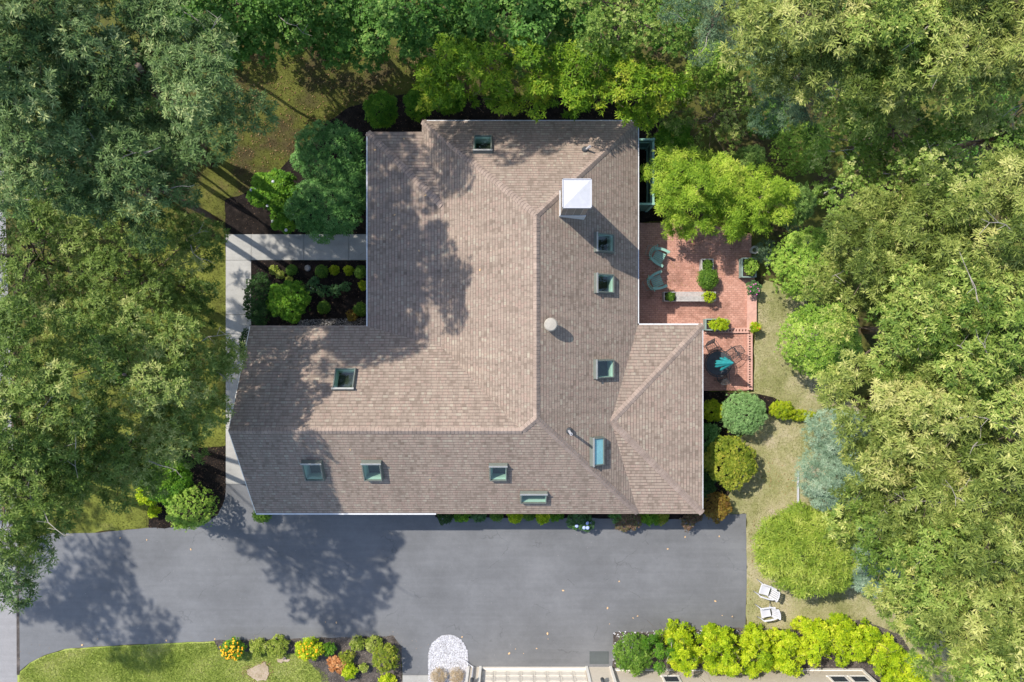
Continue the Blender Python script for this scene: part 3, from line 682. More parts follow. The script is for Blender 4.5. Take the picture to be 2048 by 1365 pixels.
# beyond the frame, known from the shadows they throw over roof, lawn and driveway
GT = 'trees behind the house'; GO = 'tall trees whose shadows fall into the yard'
for i, (x, y, z, r) in enumerate([(120, -190, 13, 2.6), (380, -170, 12.5, 2.2), (-150, 40, 14, 2.4), (600, -260, 12.5, 2.2), (-290, 890, 12.5, 2.0), (-60, 1090, 12, 1.6), (-900, 1010, 12, 3.0), (-700, 1180, 12, 1.6), (-420, 300, 13, 2.6)]):
    q = P(x, y, z); by = max(q.y, 17.6) if y < -100 else q.y; bx = min(q.x, -25.5) if y > 800 else q.x; by = by + 7 if y > 800 else by; tree('oak_tree', 'tall oak outside the frame, seen only by the shadow it throws', (bx * F / H + CX, -by * F / H + CY), [(x, y, z, r), (x + 90, y + 60, z - 1, r * .6)], 'oakdark', .04, group=GO, dead=2, dens=.7, twigs=0)
tree('maple_tree', 'young maple leaning over the mossy lawn from the dark trees', (450, 130), [(465, 110, 5.5, .9), (440, 60, 6, 1.0), (520, 75, 4.8, .7)], 'maple', .08, group=GT, nb=13, dens=.7)
# north
tree('maple_tree', 'dark green tree at the top edge above the mossy lawn', (500, 20), [(400, 20, 6.5, 1.6), (490, 30, 5.2, 1.5), (330, 10, 8, 1.3), (560, 30, 4.6, 1.1)], 'maple', .12, group=GT, nb=13)
tree('maple_tree', 'rounded mid green tree at the top edge left of centre', (700, 20), [(620, 30, 4.8, 1.4), (700, 40, 4.8, 1.4), (590, -20, 6, 1.5), (660, 70, 3.8, .8)], 'maple', .12, group=GT, nb=13)
tree('maple_tree', 'taller dark tree at the top edge behind the yellow green shrubs', (860, 30), [(790, 20, 5.6, 1.6), (870, 20, 5.4, 1.4), (930, 60, 4.6, 1.0), (810, 70, 4.2, .9), (1030, -30, 6, 1.2)], 'maple', .14, group=GT, nb=13)
tree('maple_tree', 'dense green tree at the top edge above the chimney', (1010, 40), [(1000, 0, 6.6, 1.6), (1060, 40, 6, 1.2), (960, 60, 5.6, .9)], 'maple', .14, group=GT, nb=13)
tree('maple_tree', 'green maple filling the top edge between the tall tree and the speckled one', (1100, 20), [(1090, 0, 5.6, 1.2), (960, 20, 5, 1.0), (1120, 60, 4.6, .8), (1150, -10, 5.6, 1.0)], 'maple', .1, group=GT, nb=13)
tree('birch_tree', 'light speckled tree at the top edge right of the chimney', (1220, 100), [(1190, 20, 6.6, 1.8), (1290, 20, 6.8, 1.6), (1230, 70, 5.6, 1.1), (1340, 70, 6, .9)], 'birch', .26, dens=1.1, group=GT)
tree('pine_tree', 'soft blue-green pine at the top edge between the maples and the dome shrub', (1420, 60), [(1400, 20, 8, 1.2), (1450, 60, 7, .9)], 'spruce', .2, group=GT, dens=.6)
tree('spruce_tree', 'dark blue-green spruce in the shade left of the eastern wood', (1590, 200), [(1560, 110, 8, 1.3), (1600, 170, 6.8, 1.3), (1520, 60, 7, 1.0), (1570, 210, 5, 1.0)], 'spruce', .24, group=GT, dens=.7)
# east
E_ = [
 ('oak_tree', 'pale olive oak at the top edge with its crown over the spruce', (1500, 90), [(1560, 40, 12, 1.8), (1640, 60, 12, 1.9), (1690, 150, 11.5, 1.4), (1590, 120, 11, .9)]),
 ('oak_tree', 'olive oak at the top edge right of the spruce', (1640, 80), [(1760, 40, 12.5, 2.0), (1800, 120, 12, 1.7), (1740, 190, 10.5, .9)]),
 ('oak_tree', 'pale oak filling the top right corner', (1760, 60), [(1900, 30, 13, 2.0), (2000, 80, 13, 1.9), (1900, 140, 12, 1.6)]),
 ('birch_tree', 'shaded speckled tree with bare arching twigs behind the round dome shrub', (1700, 300), [(1760, 300, 8.5, 1.9), (1840, 260, 8.5, 1.6), (1720, 250, 7, 1.2)]),
 ('birch_tree', 'loose speckled tree at the right edge with long bare twigs', (1840, 320), [(1940, 290, 10, 1.9), (2010, 220, 11, 1.4), (2020, 340, 10.5, 1.5)]),
 ('birch_tree', 'pale dotted tree with grey twigs right of the small dome shrub', (1660, 400), [(1750, 400, 8.5, 1.8), (1850, 390, 9.5, 1.8), (1735, 440, 7.5, 1.1)]),
 ('oak_tree', 'large olive oak beside the upper clipped dome', (1700, 520), [(1770, 500, 10, 1.9), (1860, 480, 11, 1.8), (1745, 500, 9, 1.0), (1780, 590, 9.6, 1.4)]),
 ('oak_tree', 'pale oak at the right edge level with the patio', (1880, 500), [(1970, 430, 12.5, 1.9), (2010, 530, 12.5, 1.9), (1930, 560, 12, 1.7)]),
 ('oak_tree', 'olive oak behind the lower clipped dome', (1730, 660), [(1815, 690, 10.5, 1.7), (1860, 640, 11.5, 1.8), (1765, 770, 9.8, 1.2)]),
 ('oak_tree', 'oak at the right edge with bare white branches level with the table', (1880, 680), [(1950, 660, 12.5, 1.5), (2030, 740, 12.5, 1.6), (1940, 760, 12, 1.6)]),
 ('oak_tree', 'oak overhanging the curved lawn above the blue spruce', (1740, 800), [(1790, 810, 11, 1.8), (1775, 875, 10.2, 1.4), (1860, 830, 11.5, 1.5)]),
 ('oak_tree', 'yellow olive oak at the right edge above the dead branches', (1880, 830), [(1980, 850, 12.5, 1.9), (1930, 900, 11.5, 1.2)]),
 ('oak_tree', 'wide olive oak covering the blue spruce', (1720, 940), [(1785, 950, 10.5, 1.5), (1765, 1035, 9.8, 1.4), (1840, 1010, 11, 1.6)]),
 ('oak_tree', 'oak at the right edge beside a gap full of dead branches', (1860, 980), [(2010, 980, 12.5, 1.8), (2000, 1080, 12.5, 1.9)]),
 ('oak_tree', 'olive oak right of the feathery light green shrub', (1740, 1060), [(1780, 1100, 10.5, 1.7), (1860, 1110, 11.5, 1.7), (1840, 1180, 10.5, 1.4)]),
 ('oak_tree', 'oak above the curving dry lawn near the end of the lime hedge', (1840, 1180), [(1930, 1180, 12, 1.9), (1900, 1250, 11, 1.2), (2010, 1200, 12.5, 1.6)]),
 ('oak_tree', 'olive oak in the bottom right corner', (1890, 1240), [(1990, 1290, 12, 1.8), (1950, 1340, 11.5, 1.2), (2050, 1350, 12, 1.8)]),
]
for nm_, lb, bs, lo in E_:
    tree(nm_, lb, bs, lo, 'birch' if nm_ == 'birch_tree' else ('oakgreen' if lb.startswith('olive') or 'right edge with' in lb else 'oakpale'), .18, group=GR, dead=16 if nm_ == 'birch_tree' else 12, twigs=9 if nm_ == 'birch_tree' or 'bare' in lb or 'dead' in lb else 2)
# understorey below the tall crowns
for i, (x, y, r, h, kd, lb) in enumerate([
    (1960, 200, 60, 3.5, 'maple', 'leafy bush in the shade under the top right oaks'), (1880, 340, 70, 3.2, 'maple', 'leafy bush under the speckled trees at right'),
    (1820, 600, 80, 3.4, 'maple', 'leafy bush under the oaks behind the upper dome'), (1900, 760, 80, 3.0, 'maple', 'leafy bush under the oaks level with the table'),
    (1860, 920, 80, 3.0, 'olive', 'yellowish bush under the dead branches at right'), (1950, 1120, 80, 3.0, 'maple', 'leafy bush under the oaks right of the feathery shrub'),
    (250, 250, 80, 2.6, 'maple', 'dark bush under the trees left of the shaded lawn'), (560, 60, 60, 2.8, 'maple', 'dark bush at the top of the mossy lawn'),
    (250, 700, 70, 2.4, 'maple', 'bush under the trees west of the front wing'), (110, 420, 70, 2.4, 'maple', 'bush beside the street under the dark trees'),
    (1080, 120, 60, 3.0, 'maple', 'shaded bush between the top trees and the yellow green row'), (730, 90, 55, 3.4, 'maple', 'green bush at the top right end of the mossy lawn'), (1700, 60, 60, 3, 'maple', 'bush under the olive oaks at the top'), (1330, 50, 60, 3, 'maple', 'bush behind the light speckled tree'), (950, 60, 50, 2.6, 'maple', 'bush between the tall tree and the yellow green row'), (840, 100, 40, 2.4, 'maple', 'small bush at the east end of the mossy lawn'), (1200, 80, 60, 2.8, 'maple', 'shaded bush under the light speckled tree'), (1480, 170, 50, 3.0, 'birch', 'pale green bush between the large dome and the spruce'), (1680, 220, 55, 3.4, 'birch', 'pale bush under the speckled tree right of the spruce'), (1530, 240, 40, 2.2, 'maple', 'bush in the brown gap left of the shaded dome'), (1355, 190, 30, 3.0, 'locust', 'bright bush at the east end of the yellow green row'), (1780, 180, 60, 4.0, 'birch', 'pale bush in the gap between the olive and the speckled trees'), (460, 90, 40, 1.8, 'rust', 'reddish bush in the shade at the top of the mossy lawn')]):
    shrub('bush', lb, x, y, r, h, kd, 'bushes under the tall trees', dens=.6)
# ---------------------------------------------------------------- shrubs north and east
GN = 'yellow green shrubs behind the house'
for i, (bs, lo, lb) in enumerate([
    ((900, 165), [(880, 171, 5.2, 0.77), (930, 146, 5.6, 0.86), (900, 116, 5.8, 0.67), (860, 156, 4.6, 0.48)], 'westernmost shrub of the yellow green row behind the house'),
    ((985, 165), [(975, 181, 5.3, 0.77), (1000, 146, 6.0, 0.86), (960, 126, 6.0, 0.77), (1010, 196, 4.8, 0.58)], 'tall shrub of the row behind the skylight of the north slope'),
    ((1070, 170), [(1050, 136, 5.8, 0.86), (1070, 191, 5.1, 0.77), (1095, 156, 5.8, 0.67)], 'middle shrub of the yellow green row behind the house'),
    ((1150, 170), [(1130, 126, 6.0, 0.77), (1150, 181, 5.3, 0.86), (1185, 146, 5.8, 0.77), (1160, 211, 4.4, 0.38)], 'shrub of the row directly behind the chimney'),
    ((1235, 180), [(1225, 146, 5.8, 0.77), (1235, 196, 5.1, 0.77), (1265, 166, 5.6, 0.67)], 'shrub of the row behind the leaning vent pipe'),
    ((1300, 190), [(1295, 156, 5.4, 0.67), (1310, 201, 4.9, 0.77), (1335, 176, 5.2, 0.58), (1290, 226, 4.2, 0.38)], 'easternmost shrub of the row at the roof corner')]):
    loose('locust_shrub', lb, bs, lo, 'locust', GN, br=(.28, .5), nb=15, twigs=0)
shrub('ash_sapling', 'green sapling left of the yellow green row with bare lower twigs', 895, 195, 38, 2.6, 'leafy', None, 30, scale=1.3)
shrub('viburnum_shrub', 'small green shrub on the mulch behind the low corner roof', 763, 222, 34, 1.8, 'leafy', None, 36)
shrub('viburnum_shrub', 'small green shrub beside the stepped roof corner', 836, 214, 28, 1.8, 'leafy', None, 28)
shrub('rhododendron', 'large dark rhododendron mass against the west eave, upper lobe', 664, 312, 70, 2.6, 'rhodo', None, 62)
shrub('rhododendron', 'large dark rhododendron touching the concrete path', 655, 418, 76, 2.7, 'rhodo', None, 58)
shrub('rhododendron', 'narrow rhododendron wedged under the west eave between the two large ones', 708, 372, 34, 2.3, 'rhodo', None, 60)
shrub('hydrangea', 'bright green hydrangea with white flower heads', 552, 385, 48, 1.6, 'leafy', None, 42, scale=1.1, flowers=(M_white, 9, .075))
shrub('hydrangea', 'small hydrangea with white blooms at the path edge', 572, 438, 30, 1.3, 'leafy', None, 28, flowers=(M_white, 7, .08))
shrub('dome_shrub', 'large clipped green dome near the top behind the roof corner', 1424, 135, 55, 3.4, 'arbor', None, 52, lump=.22, scale=.9)
loose('green_shrub', 'deep green loose shrub north of the bright feathery one', (1410, 255), [(1360, 230, 2.6, .8), (1420, 220, 3.0, 1.0), (1470, 250, 2.6, .8), (1385, 280, 2.6, .9), (1450, 290, 2.3, .8), (1500, 220, 2.2, .5), (1340, 265, 2.2, .6)], 'oakgreen', br=(.22, .4), nb=16, twigs=0, scale=.75)
shrub('green_shrub', 'deep green shrub east of the dark green fence', 1345, 290, 36, 2.2, 'leafy', None, 50)
loose('feathery_shrub', 'bright yellow green feathery shrub overhanging the patio, left half', (1380, 380), [(1345, 350, 3.0, 1.0), (1395, 370, 3.3, 1.1), (1345, 410, 2.8, .95), (1395, 430, 2.7, 1.0), (1362, 455, 2.0, .5), (1330, 320, 2.6, .5), (1435, 400, 3.1, .9), (1440, 350, 3.0, .8), (1395, 325, 2.9, .7)], 'bamboo', nb=24, br=(.24, .42), twigs=0)
loose('feathery_shrub', 'bright yellow green feathery shrub overhanging the patio, right half', (1490, 385), [(1475, 350, 2.9, .8), (1490, 400, 3.2, 1.0), (1530, 375, 2.9, .85), (1455, 440, 2.5, .75), (1515, 425, 2.6, .9), (1565, 395, 2.8, .7), (1485, 455, 1.9, .4), (1545, 440, 2.2, .5)], 'bamboo', nb=24, br=(.24, .42), twigs=0)
shrub('dome_shrub', 'small pale dome rising between the feathery shrubs', 1497, 322, 34, 2.6, 'arborpale', None, 32, lump=.18)
shrub('dome_shrub', 'round clipped dome in the shade right of the pale dome', 1600, 298, 58, 3.8, 'arbor', None, 56, lump=.16, scale=.8)
shrub('dome_shrub', 'pale green dome beside the dark gap at the feathery shrub', 1583, 412, 46, 3.4, 'arborpale', None, 42, lump=.18)
shrub('dome_shrub', 'big clipped dome right of the patio planter', 1610, 530, 74, 4.0, 'arbor', None, 78, lump=.2, scale=.9)
shrub('dome_shrub', 'big clipped dome right of the curved lawn', 1636, 682, 82, 4.0, 'arbor', None, 80, lump=.2, scale=.9)
shrub('grey_shrub', 'small grey green shrub beside the white rimmed pot', 1530, 505, 22, .9, 'spruce', None, 26, scale=.8)
shrub('blue_spruce', 'pale blue spruce right of the curved lawn, upper tree', 1668, 868, 58, 4.6, 'bluespruce', None, 52, lump=.3, cat='tree')
shrub('blue_spruce', 'pale blue spruce beside the narrow white board, lower tree', 1652, 952, 56, 4.4, 'bluespruce', None, 66, lump=.3, cat='tree')
shrub('blue_spruce', 'small blue spruce tips showing under the oaks below the feathery yew', 1730, 1110, 60, 2.6, 'bluespruce', None, 75, lump=.3, cat='tree')
shrub('yew', 'wide feathery light green evergreen beside the driveway end', 1612, 1098, 108, 3.0, 'yew', None, 88, lump=.22, scale=1.15)
shrub('juniper', 'round blue green clipped shrub below the patio', 1487, 828, 50, 1.9, 'juniper', None, 48, lump=.1, nb=30)
shrub('golden_shrub', 'acid yellow shrub against the east eave', 1424, 822, 24, 1.0, 'lime', None, 24, lump=.3)
shrub('golden_cypress', 'acid yellow low shrub right of the blue green ball', 1563, 820, 28, .8, 'lime', None, 20, lump=.25)
shrub('golden_cypress', 'pointed tail of the acid yellow low shrub on the lawn', 1600, 831, 34, .5, 'lime', None, 12, lump=.2)
shrub('burning_bush', 'yellow green shrub tinged with red beside the east eave', 1457, 922, 50, 1.8, 'olive', None, 56, lump=.28)
shrub('barberry', 'rust orange shrub at the south east roof corner', 1432, 1012, 30, 1.2, 'rust', None, 32, lump=.25)
shrub('foundation_shrub', 'dark shrub under the east eave between the yellow and the red tinged shrubs', 1414, 880, 22, 1.1, 'rhodo', None, 40)
shrub('foundation_shrub', 'dark shrub under the east eave next to the rust orange shrub', 1412, 965, 18, 1.0, 'darkhedge', None, 34)
# ---------------------------------------------------------------- front garden
shrub('hedge', 'dark clipped hedge between the concrete path and the front garden', 518, 600, 32, 1.2, 'darkhedge', None, 62, lump=.14, nb=60)
shrub('hedge', 'dark low hedge end under the front wing gable', 492, 690, 12, 1.1, 'darkhedge', None, 38, lump=.14, nb=24)
shrub('azalea', 'bright green leafy shrub in the front garden', 577, 602, 43, 1.1, 'leafy', None, 40, lump=.3)
GB = 'clipped boxwood balls in the front garden'
for x, y, r, lb in ((583, 541, 13, 'boxwood ball beside the path, nearest the yellow green perennials'), (643, 543, 15, 'boxwood ball beside the path, left of the two lime tufts'), (721, 544, 15, 'boxwood ball beside the path at the house eave'),
                    (647, 615, 15, 'boxwood ball on the mulch right of the bright leafy shrub'), (721, 619, 16, 'boxwood ball beside the orange heuchera')):
    shrub('boxwood', lb, x, y, r, .6, 'box', GB, lump=0)
for x, y, lb in ((669, 541, 'lime tuft between two boxwood balls, left one'), (697, 541, 'lime tuft between two boxwood balls, right one'), (727, 571, 'lime tuft at the house eave')):
    shrub('heuchera', lb, x, y, 10, .3, 'lime', 'lime heucheras in the front garden', lump=.3, scale=1.2)
for x, y, r, lb in ((547, 540, 9, 'pale yellow green perennial nearest the path corner'), (561, 549, 9, 'pale yellow green perennial left of the first boxwood ball'), (579, 559, 6, 'tiny yellow green perennial below the first boxwood ball')):
    shrub('hosta', lb, x, y, r, .25, 'yellowgreen', 'pale perennials in the front garden', lump=.4, scale=.8)
for i, (x, y, r) in enumerate(((625, 575, 12), (650, 583, 13), (672, 582, 12), (692, 574, 10), (630, 562, 8))):
    shrub('rose_bush', ['sparse rose with a white bloom right of the leafy shrub', 'sparse rose in the middle of the front garden', 'sparse rose reaching toward the lime tufts', 'small rose nearest the house eave', 'tiny rose near the grey stone'][i], x, y, r, .5, 'rose', 'rose bushes in the front garden', lump=.5, dens=.5, core=False, flowers=(M_white, 1, .03) if i in (0, 1) else None)
shrub('heuchera', 'rust orange heuchera at the house eave', 705, 632, 11, .3, 'rust', None, 12, lump=.4)
# ---------------------------------------------------------------- west bed by the driveway
shrub('holly', 'large round yellow green shrub at the driveway edge', 381, 1015, 53, 2.2, 'arbor', None, 50, lump=.14, scale=.75)
shrub('holly', 'bright loose green shrub left of the large round one', 335, 955, 50, 1.8, 'leafy', None, 46, lump=.35)
shrub('boxwood', 'tiny bright green ball left of the large round shrub', 309, 1024, 11, .5, 'limehedge', None, 12, lump=.2)
shrub('azalea', 'light green shrub under the trees left of the loose shrub', 300, 985, 22, 1.0, 'limehedge', None, 26)
# ---------------------------------------------------------------- plants along the driveway eave
GS = 'shrubs under the driveway eave'
for i, (x, y, r, ry, h, kd, lb) in enumerate([(524, 1024, 22, 18, .9, 'box', 'clipped boxwood at the gable corner of the driveway eave'), (890, 1027, 18, 16, .9, 'darkhedge', 'dark clipped ball at the start of the eave planting'),
    (924, 1026, 17, 13, .7, 'leafy', 'loose green shrub second in the eave planting'), (958, 1027, 16, 12, .7, 'rose', 'dull green rose third in the eave planting'), (993, 1026, 15, 13, .7, 'box', 'green ball under the squat skylight'),
    (1029, 1027, 14, 14, .8, 'limehedge', 'lime green ball under the wide skylight'), (1058, 1026, 14, 11, .7, 'box', 'green ball between the two lime balls'), (1085, 1028, 14, 14, .8, 'limehedge', 'lime green ball right of the wide skylight'),
    (1112, 1026, 14, 11, .6, 'leafy', 'small green shrub right of the lime balls'), (1236, 1027, 18, 12, .7, 'rhodo', 'dark green shrub between hydrangea and pinkish plants'),
    (1300, 1028, 26, 15, .7, 'leafy', 'grassy green plant under the corner roof eave'), (1322, 1030, 16, 14, .7, 'olive', 'yellowish plant under the corner roof eave'), (1390, 1028, 16, 12, .6, 'pinkish', 'pinkish plant near the south east roof corner')]):
    shrub('eave_shrub', lb, x, y + 6, r, h, kd, GS, ry, lump=0 if kd == 'box' else .28)
shrub('hydrangea', 'hydrangea with pale blue flower heads at the driveway edge', 1160, 1041, 28, .9, 'rose', None, 22, lump=.35, flowers=(plain('bluebloom', (.35, .42, .68), .8), 5, .09))
shrub('barberry', 'pinkish plants spilling onto the driveway', 1255, 1040, 26, .8, 'pinkish', None, 22, lump=.35)
shrub('rose_bush', 'thin rose with one white bloom on the driveway edge', 1375, 1046, 12, .9, 'pinkish', None, 15, lump=.5, dens=.5, core=False, flowers=(M_white, 1, .06))
# ---------------------------------------------------------------- flower bed at the bottom
GF = 'plants in the bottom flower bed'
M_yf = plain('yellowbloom', (.85, .42, .01), .7)
shrub('black_eyed_susan', 'yellow flowers at the lawn end of the bottom bed', 466, 1298, 25, .6, 'leafy', GF, 20, flowers=(M_yf, 170, .045))
shrub('black_eyed_susan', 'yellow flowers half faded to green in the middle of the bottom bed', 619, 1297, 28, .7, 'limehedge', GF, 21, flowers=(M_yf, 60, .045))
for x, y, r, kd, lb in ((518, 1293, 17, 'yellowgreen', 'small pale perennial right of the first yellow flowers'), (557, 1292, 22, 'yellowgreen', 'variegated perennial between the two yellow flower clumps'),
    (660, 1298, 12, 'leafy', 'little green plant right of the faded yellow flowers'), (716, 1287, 15, 'yellowgreen', 'pale plant above the orange heuchera'), (748, 1287, 16, 'yellowgreen', 'pale plant at the bed corner by the driveway'),
    (695, 1315, 14, 'olive', 'small plant right of the orange heuchera'), (699, 1343, 15, 'limehedge', 'lime plant below the orange heuchera'), (775, 1362, 14, 'limehedge', 'lime plant under the olive ball at the bottom edge'), (728, 1335, 8, 'yellowgreen', 'tiny plant in the middle of the bare mulch')):
    shrub('perennial', lb, x, y, r, .4, kd, GF, lump=.4)
shrub('heuchera', 'glowing orange heuchera in the bottom bed', 675, 1328, 20, .4, 'orange', None, 17, lump=.35)
shrub('golden_barberry', 'olive yellow ball at the corner of the bottom bed', 771, 1317, 30, 1.2, 'olive', None, 29, lump=.14)
# ---------------------------------------------------------------- hedge at lower right
GH = 'lime green hedge shrubs by the neighbouring house'
shrub('hedge_shrub', 'dark olive shrub at the driveway end of the lime hedge', 1266, 1306, 44, 1.7, 'box', GH, 42, lump=.2, scale=1.7, dens=.35)
loose('hedge_shrub', 'mid green shrub second in the lime hedge', (1312, 1300), [(1308, 1283, 1.2, .5), (1316, 1312, 1.1, .5), (1330, 1295, 1.2, .4)], 'leafy', GH, br=(.14, .26), nb=24)
rh = random.Random(12)
for i, (x, y, r, ry) in enumerate([(1365, 1298, 36, 42), (1437, 1300, 42, 44), (1508, 1303, 38, 44), (1574, 1300, 36, 44), (1630, 1284, 34, 38), (1690, 1280, 36, 42), (1745, 1292, 34, 40), (1790, 1325, 34, 38), (1818, 1362, 30, 30)]):
    lo = [(x + rh.uniform(-.2, .2) * r, y + rh.uniform(-.2, .2) * r, 1.3, r / 52), (x, y, .8, r / 45)] + [(x + r * .62 * math.cos(a_) , y + ry * .66 * math.sin(a_), rh.uniform(.9, 1.3), rh.uniform(.26, .42)) for a_ in [rh.uniform(0, 1) + q * 1.05 for q in range(6)]]
    loose('hedge_shrub', ['third', 'fourth, widest', 'fifth', 'sixth', 'seventh', 'eighth', 'ninth', 'tenth', 'last'][i] + ' lime shrub of the hedge counted from the driveway', (x, y), lo, 'limehedge', GH, br=(.18, .32), nb=40, twigs=0)

# ---------------------------------------------------------------- patio furniture
def rot(o, a): o.rotation_euler = (0, 0, math.radians(a)); return o
def patio_chair(px, py, ang, label, z):
    b = P(px, py, z + .4); b.z = z; o = empty('patio_chair', b, label, 'chair', 'green slatted patio chairs'); rot(o, ang)
    s = MB()
    for i in range(6): s.box((-.0 + .015 * 0, -.21 + i * .084, .40), (.50, .062, .022))
    s.build('seat', M_green, o)
    bk = MB()
    for i in range(9):
        t = (i - 4) / 4; y = t * .25; xx = -.25 - .10 * (1 - t * t)
        Mx = Matrix.Translation((xx, y, .42)) @ Matrix.Rotation(-t * .9, 4, 'Z') @ Matrix.Rotation(math.radians(-24), 4, 'Y')
        bk.box((0, 0, .22), (.018, .052, .46), Mx)
    bk.tube([(-.46 - .09 * (1 - ((i - 4) / 4) ** 2), (i - 4) / 4 * .27, .84) for i in range(9)], .018, 6)
    bk.build('backrest', M_green, o)
    for sy in (-1, 1):
        a = MB(); pts = []
        for i in range(9):
            t = i / 8; pts.append((-.36 + .70 * t, sy * (.24 + .12 * math.sin(min(1, t * 1.5) * 1.57)), .60 + .02 * math.sin(t * 3)))
        for i in range(8):
            p, q = Vector(pts[i]), Vector(pts[i + 1]); d = (q - p).normalized(); n = Vector((-d.y, d.x, 0)) * .06
            a.add([p - n, q - n, q + n, p + n, p - n - Vector((0, 0, .03)), q - n - Vector((0, 0, .03)), q + n - Vector((0, 0, .03)), p + n - Vector((0, 0, .03))], [(0, 1, 2, 3), (7, 6, 5, 4), (0, 4, 5, 1), (2, 6, 7, 3), (0, 3, 7, 4), (1, 5, 6, 2)])
        a.build('arm', M_green, o)
        for x, x2 in ((.26, .30), (-.25, -.34)):
            MB().tube([(x2, sy * .27, 0), (x, sy * .29, .59)], .02, 8).build('leg', M_green, o)
    f = MB().tube([(-.40, -.25, .86), (-.66, -.22, .62), (-.70, .22, .62), (-.42, .26, .86)], .012, 6); f.build('rear_frame', M_planter, o)
patio_chair(1318, 514, -26, 'green slatted chair near the feathery shrub, half in shade', .16)
patio_chair(1314, 563, 22, 'green slatted chair near the planter bench', .16)
def planter(name, label, px0, py0, px1, py1, h, z, mat, legs=True):
    a, b = P(px0, py0, z + h), P(px1, py1, z + h); cx, cy = (a.x + b.x) / 2, (a.y + b.y) / 2; wx, wy = b.x - a.x, a.y - b.y
    o = empty(name, (cx, cy, z), label, 'planter'); t = .035; m = MB()
    for sx, sy in ((1, 0), (-1, 0), (0, 1), (0, -1)):
        d = (t, wy - .02, h - .06) if sx else (wx - 2 * t - .022, t, h - .06)
        m.box((sx * (wx / 2 - t / 2 - .01), sy * (wy / 2 - t / 2 - .01), h / 2), d)
    m.build('box', mat, o); r = MB()
    for sx, sy in ((1, 0), (-1, 0), (0, 1), (0, -1)):
        r.box((sx * (wx / 2 - .02), sy * (wy / 2 - .02), h - .012), ((.06, wy, .024) if sx else (wx - .1, .06, .024)))
    r.build('rim', mat, o)
    if legs:
        for sx in (-1, 1):
            for sy in (-1, 1): MB().box((sx * (wx / 2 - .03), sy * (wy / 2 - .03), h / 2 - .01), (.05, .05, h - .03)).build('leg', mat, o)
    MB().box((0, 0, h * .45), (wx - .1, wy - .1, h * .8)).build('soil', M_soil, o)
    return o
planter('planter', 'square weathered planter north of the large boxwood ball', 1403, 518, 1427, 541, .45, .16, M_wood)
shrub('boxwood', 'small boxwood in the square weathered planter', 1416, 529, 11, .4, 'box', None, lump=0, zb=.50)
shrub('boxwood', 'large boxwood ball in the middle of the patio', 1416, 558, 24, .95, 'box', None, 25, lump=0, zb=.16)
planter('planter', 'long green planter at the east edge of the patio', 1484, 516, 1513, 555, .5, .16, M_planter)
shrub('planter_shrub', 'green shrub in the long planter at the patio edge', 1502, 534, 15, .6, 'arbor', None, 20, lump=.25, scale=.6, dens=2, zb=.55)
planter('planter', 'green trough planter beside the corner roof', 1411, 638, 1456, 661, .45, .16, M_planter)
shrub('planter_shrub', 'lime green plants in the trough planter beside the corner roof', 1438, 649, 22, .4, 'limehedge', None, 13, lump=.3, scale=.55, dens=2.2, zb=.5)
# planter bench: two boxes joined by a slatted seat
a, b = P(1328, 584, .6), P(1432, 603, .6); cx, cy = (a.x + b.x) / 2, (a.y + b.y) / 2; wx, wy = b.x - a.x, a.y - b.y
bench = empty('planter_bench', (cx, cy, .16), 'weathered grey slatted bench joining two planter boxes', 'bench')
bm_ = MB(); ns = 22; L = wx - 1.2
for i in range(ns): bm_.box((-L / 2 + (i + .5) * L / ns, 0, .43), (L / ns * .72, wy - .06, .025))
bm_.build('seat', M_wood, bench)
for sy in (-1, 1): MB().box((0, sy * (wy / 2 - .015), .40), (L + .02, .03, .10)).build('rail', M_wood, bench)
for sx in (-1, 1):
    m = MB(); x0 = sx * (wx / 2 - .3)
    for dx, dy, ww, dd in ((-.28, 0, .03, wy), (.28, 0, .03, wy), (0, wy / 2 - .015, .528, .03), (0, -wy / 2 + .015, .528, .03)): m.box((x0 + dx, dy, .225), (ww, dd, .45))
    m.box((x0, 0, .2), (.5, wy - .08, .36), mi=1); m.build('planter_box', [M_wood, M_soil], bench)
shrub('boxwood', 'dark boxwood in the left box of the planter bench', 1341, 594, 10, .4, 'box', None, lump=0, zb=.52)
shrub('boxwood', 'yellow green boxwood in the right box of the planter bench', 1419, 594, 14, .5, 'limehedge', None, 13, lump=.12, scale=.45, dens=2.2, zb=.52)
# pots
def pot(name, label, px, py, r, h, z, mat):
    b = P(px, py, z + h); o = empty(name, (b.x, b.y, z), label, 'pot')
    MB().lathe((0, 0, 0), [(r * .65, 0), (r * .92, h * .9), (r * 1.0, h * .92), (r, h), (r * .88, h), (r * .82, h - .05), (.01, h - .06)], 24).build('bowl', mat, o)
    MB().lathe((0, 0, h - .058), [(r * .81, 0), (.01, .01)], 20).build('soil', plain('pot_soil', (.10, .09, .03), .9, .4), o); return o
pot('flower_pot', 'round pot with a pale rim beside the patio corner', 1510, 500, .19, .45, .16, plain('pot_pale', (.5, .48, .42), .7))
pot('flower_pot', 'pot on the low wall under the pink flowers', 1506, 578, .16, .3, .2, M_planter)
shrub('pink_geranium', 'pink flowering plant on the low patio wall', 1507, 576, 15, .4, 'rose', None, 15, lump=.4, zb=.42, flowers=(plain('pinkbloom', (.62, .12, .42), .7), 10, .035))
pot('flower_pot', 'pot under the lime plant with red flowers', 1508, 655, .14, .28, .2, M_planter)
shrub('red_geranium', 'lime green plant with red flowers at the patio step corner', 1509, 655, 11, .35, 'limehedge', None, lump=.3, scale=.7, zb=.42, flowers=(plain('redbloom', (.62, .05, .03), .7), 4, .03))
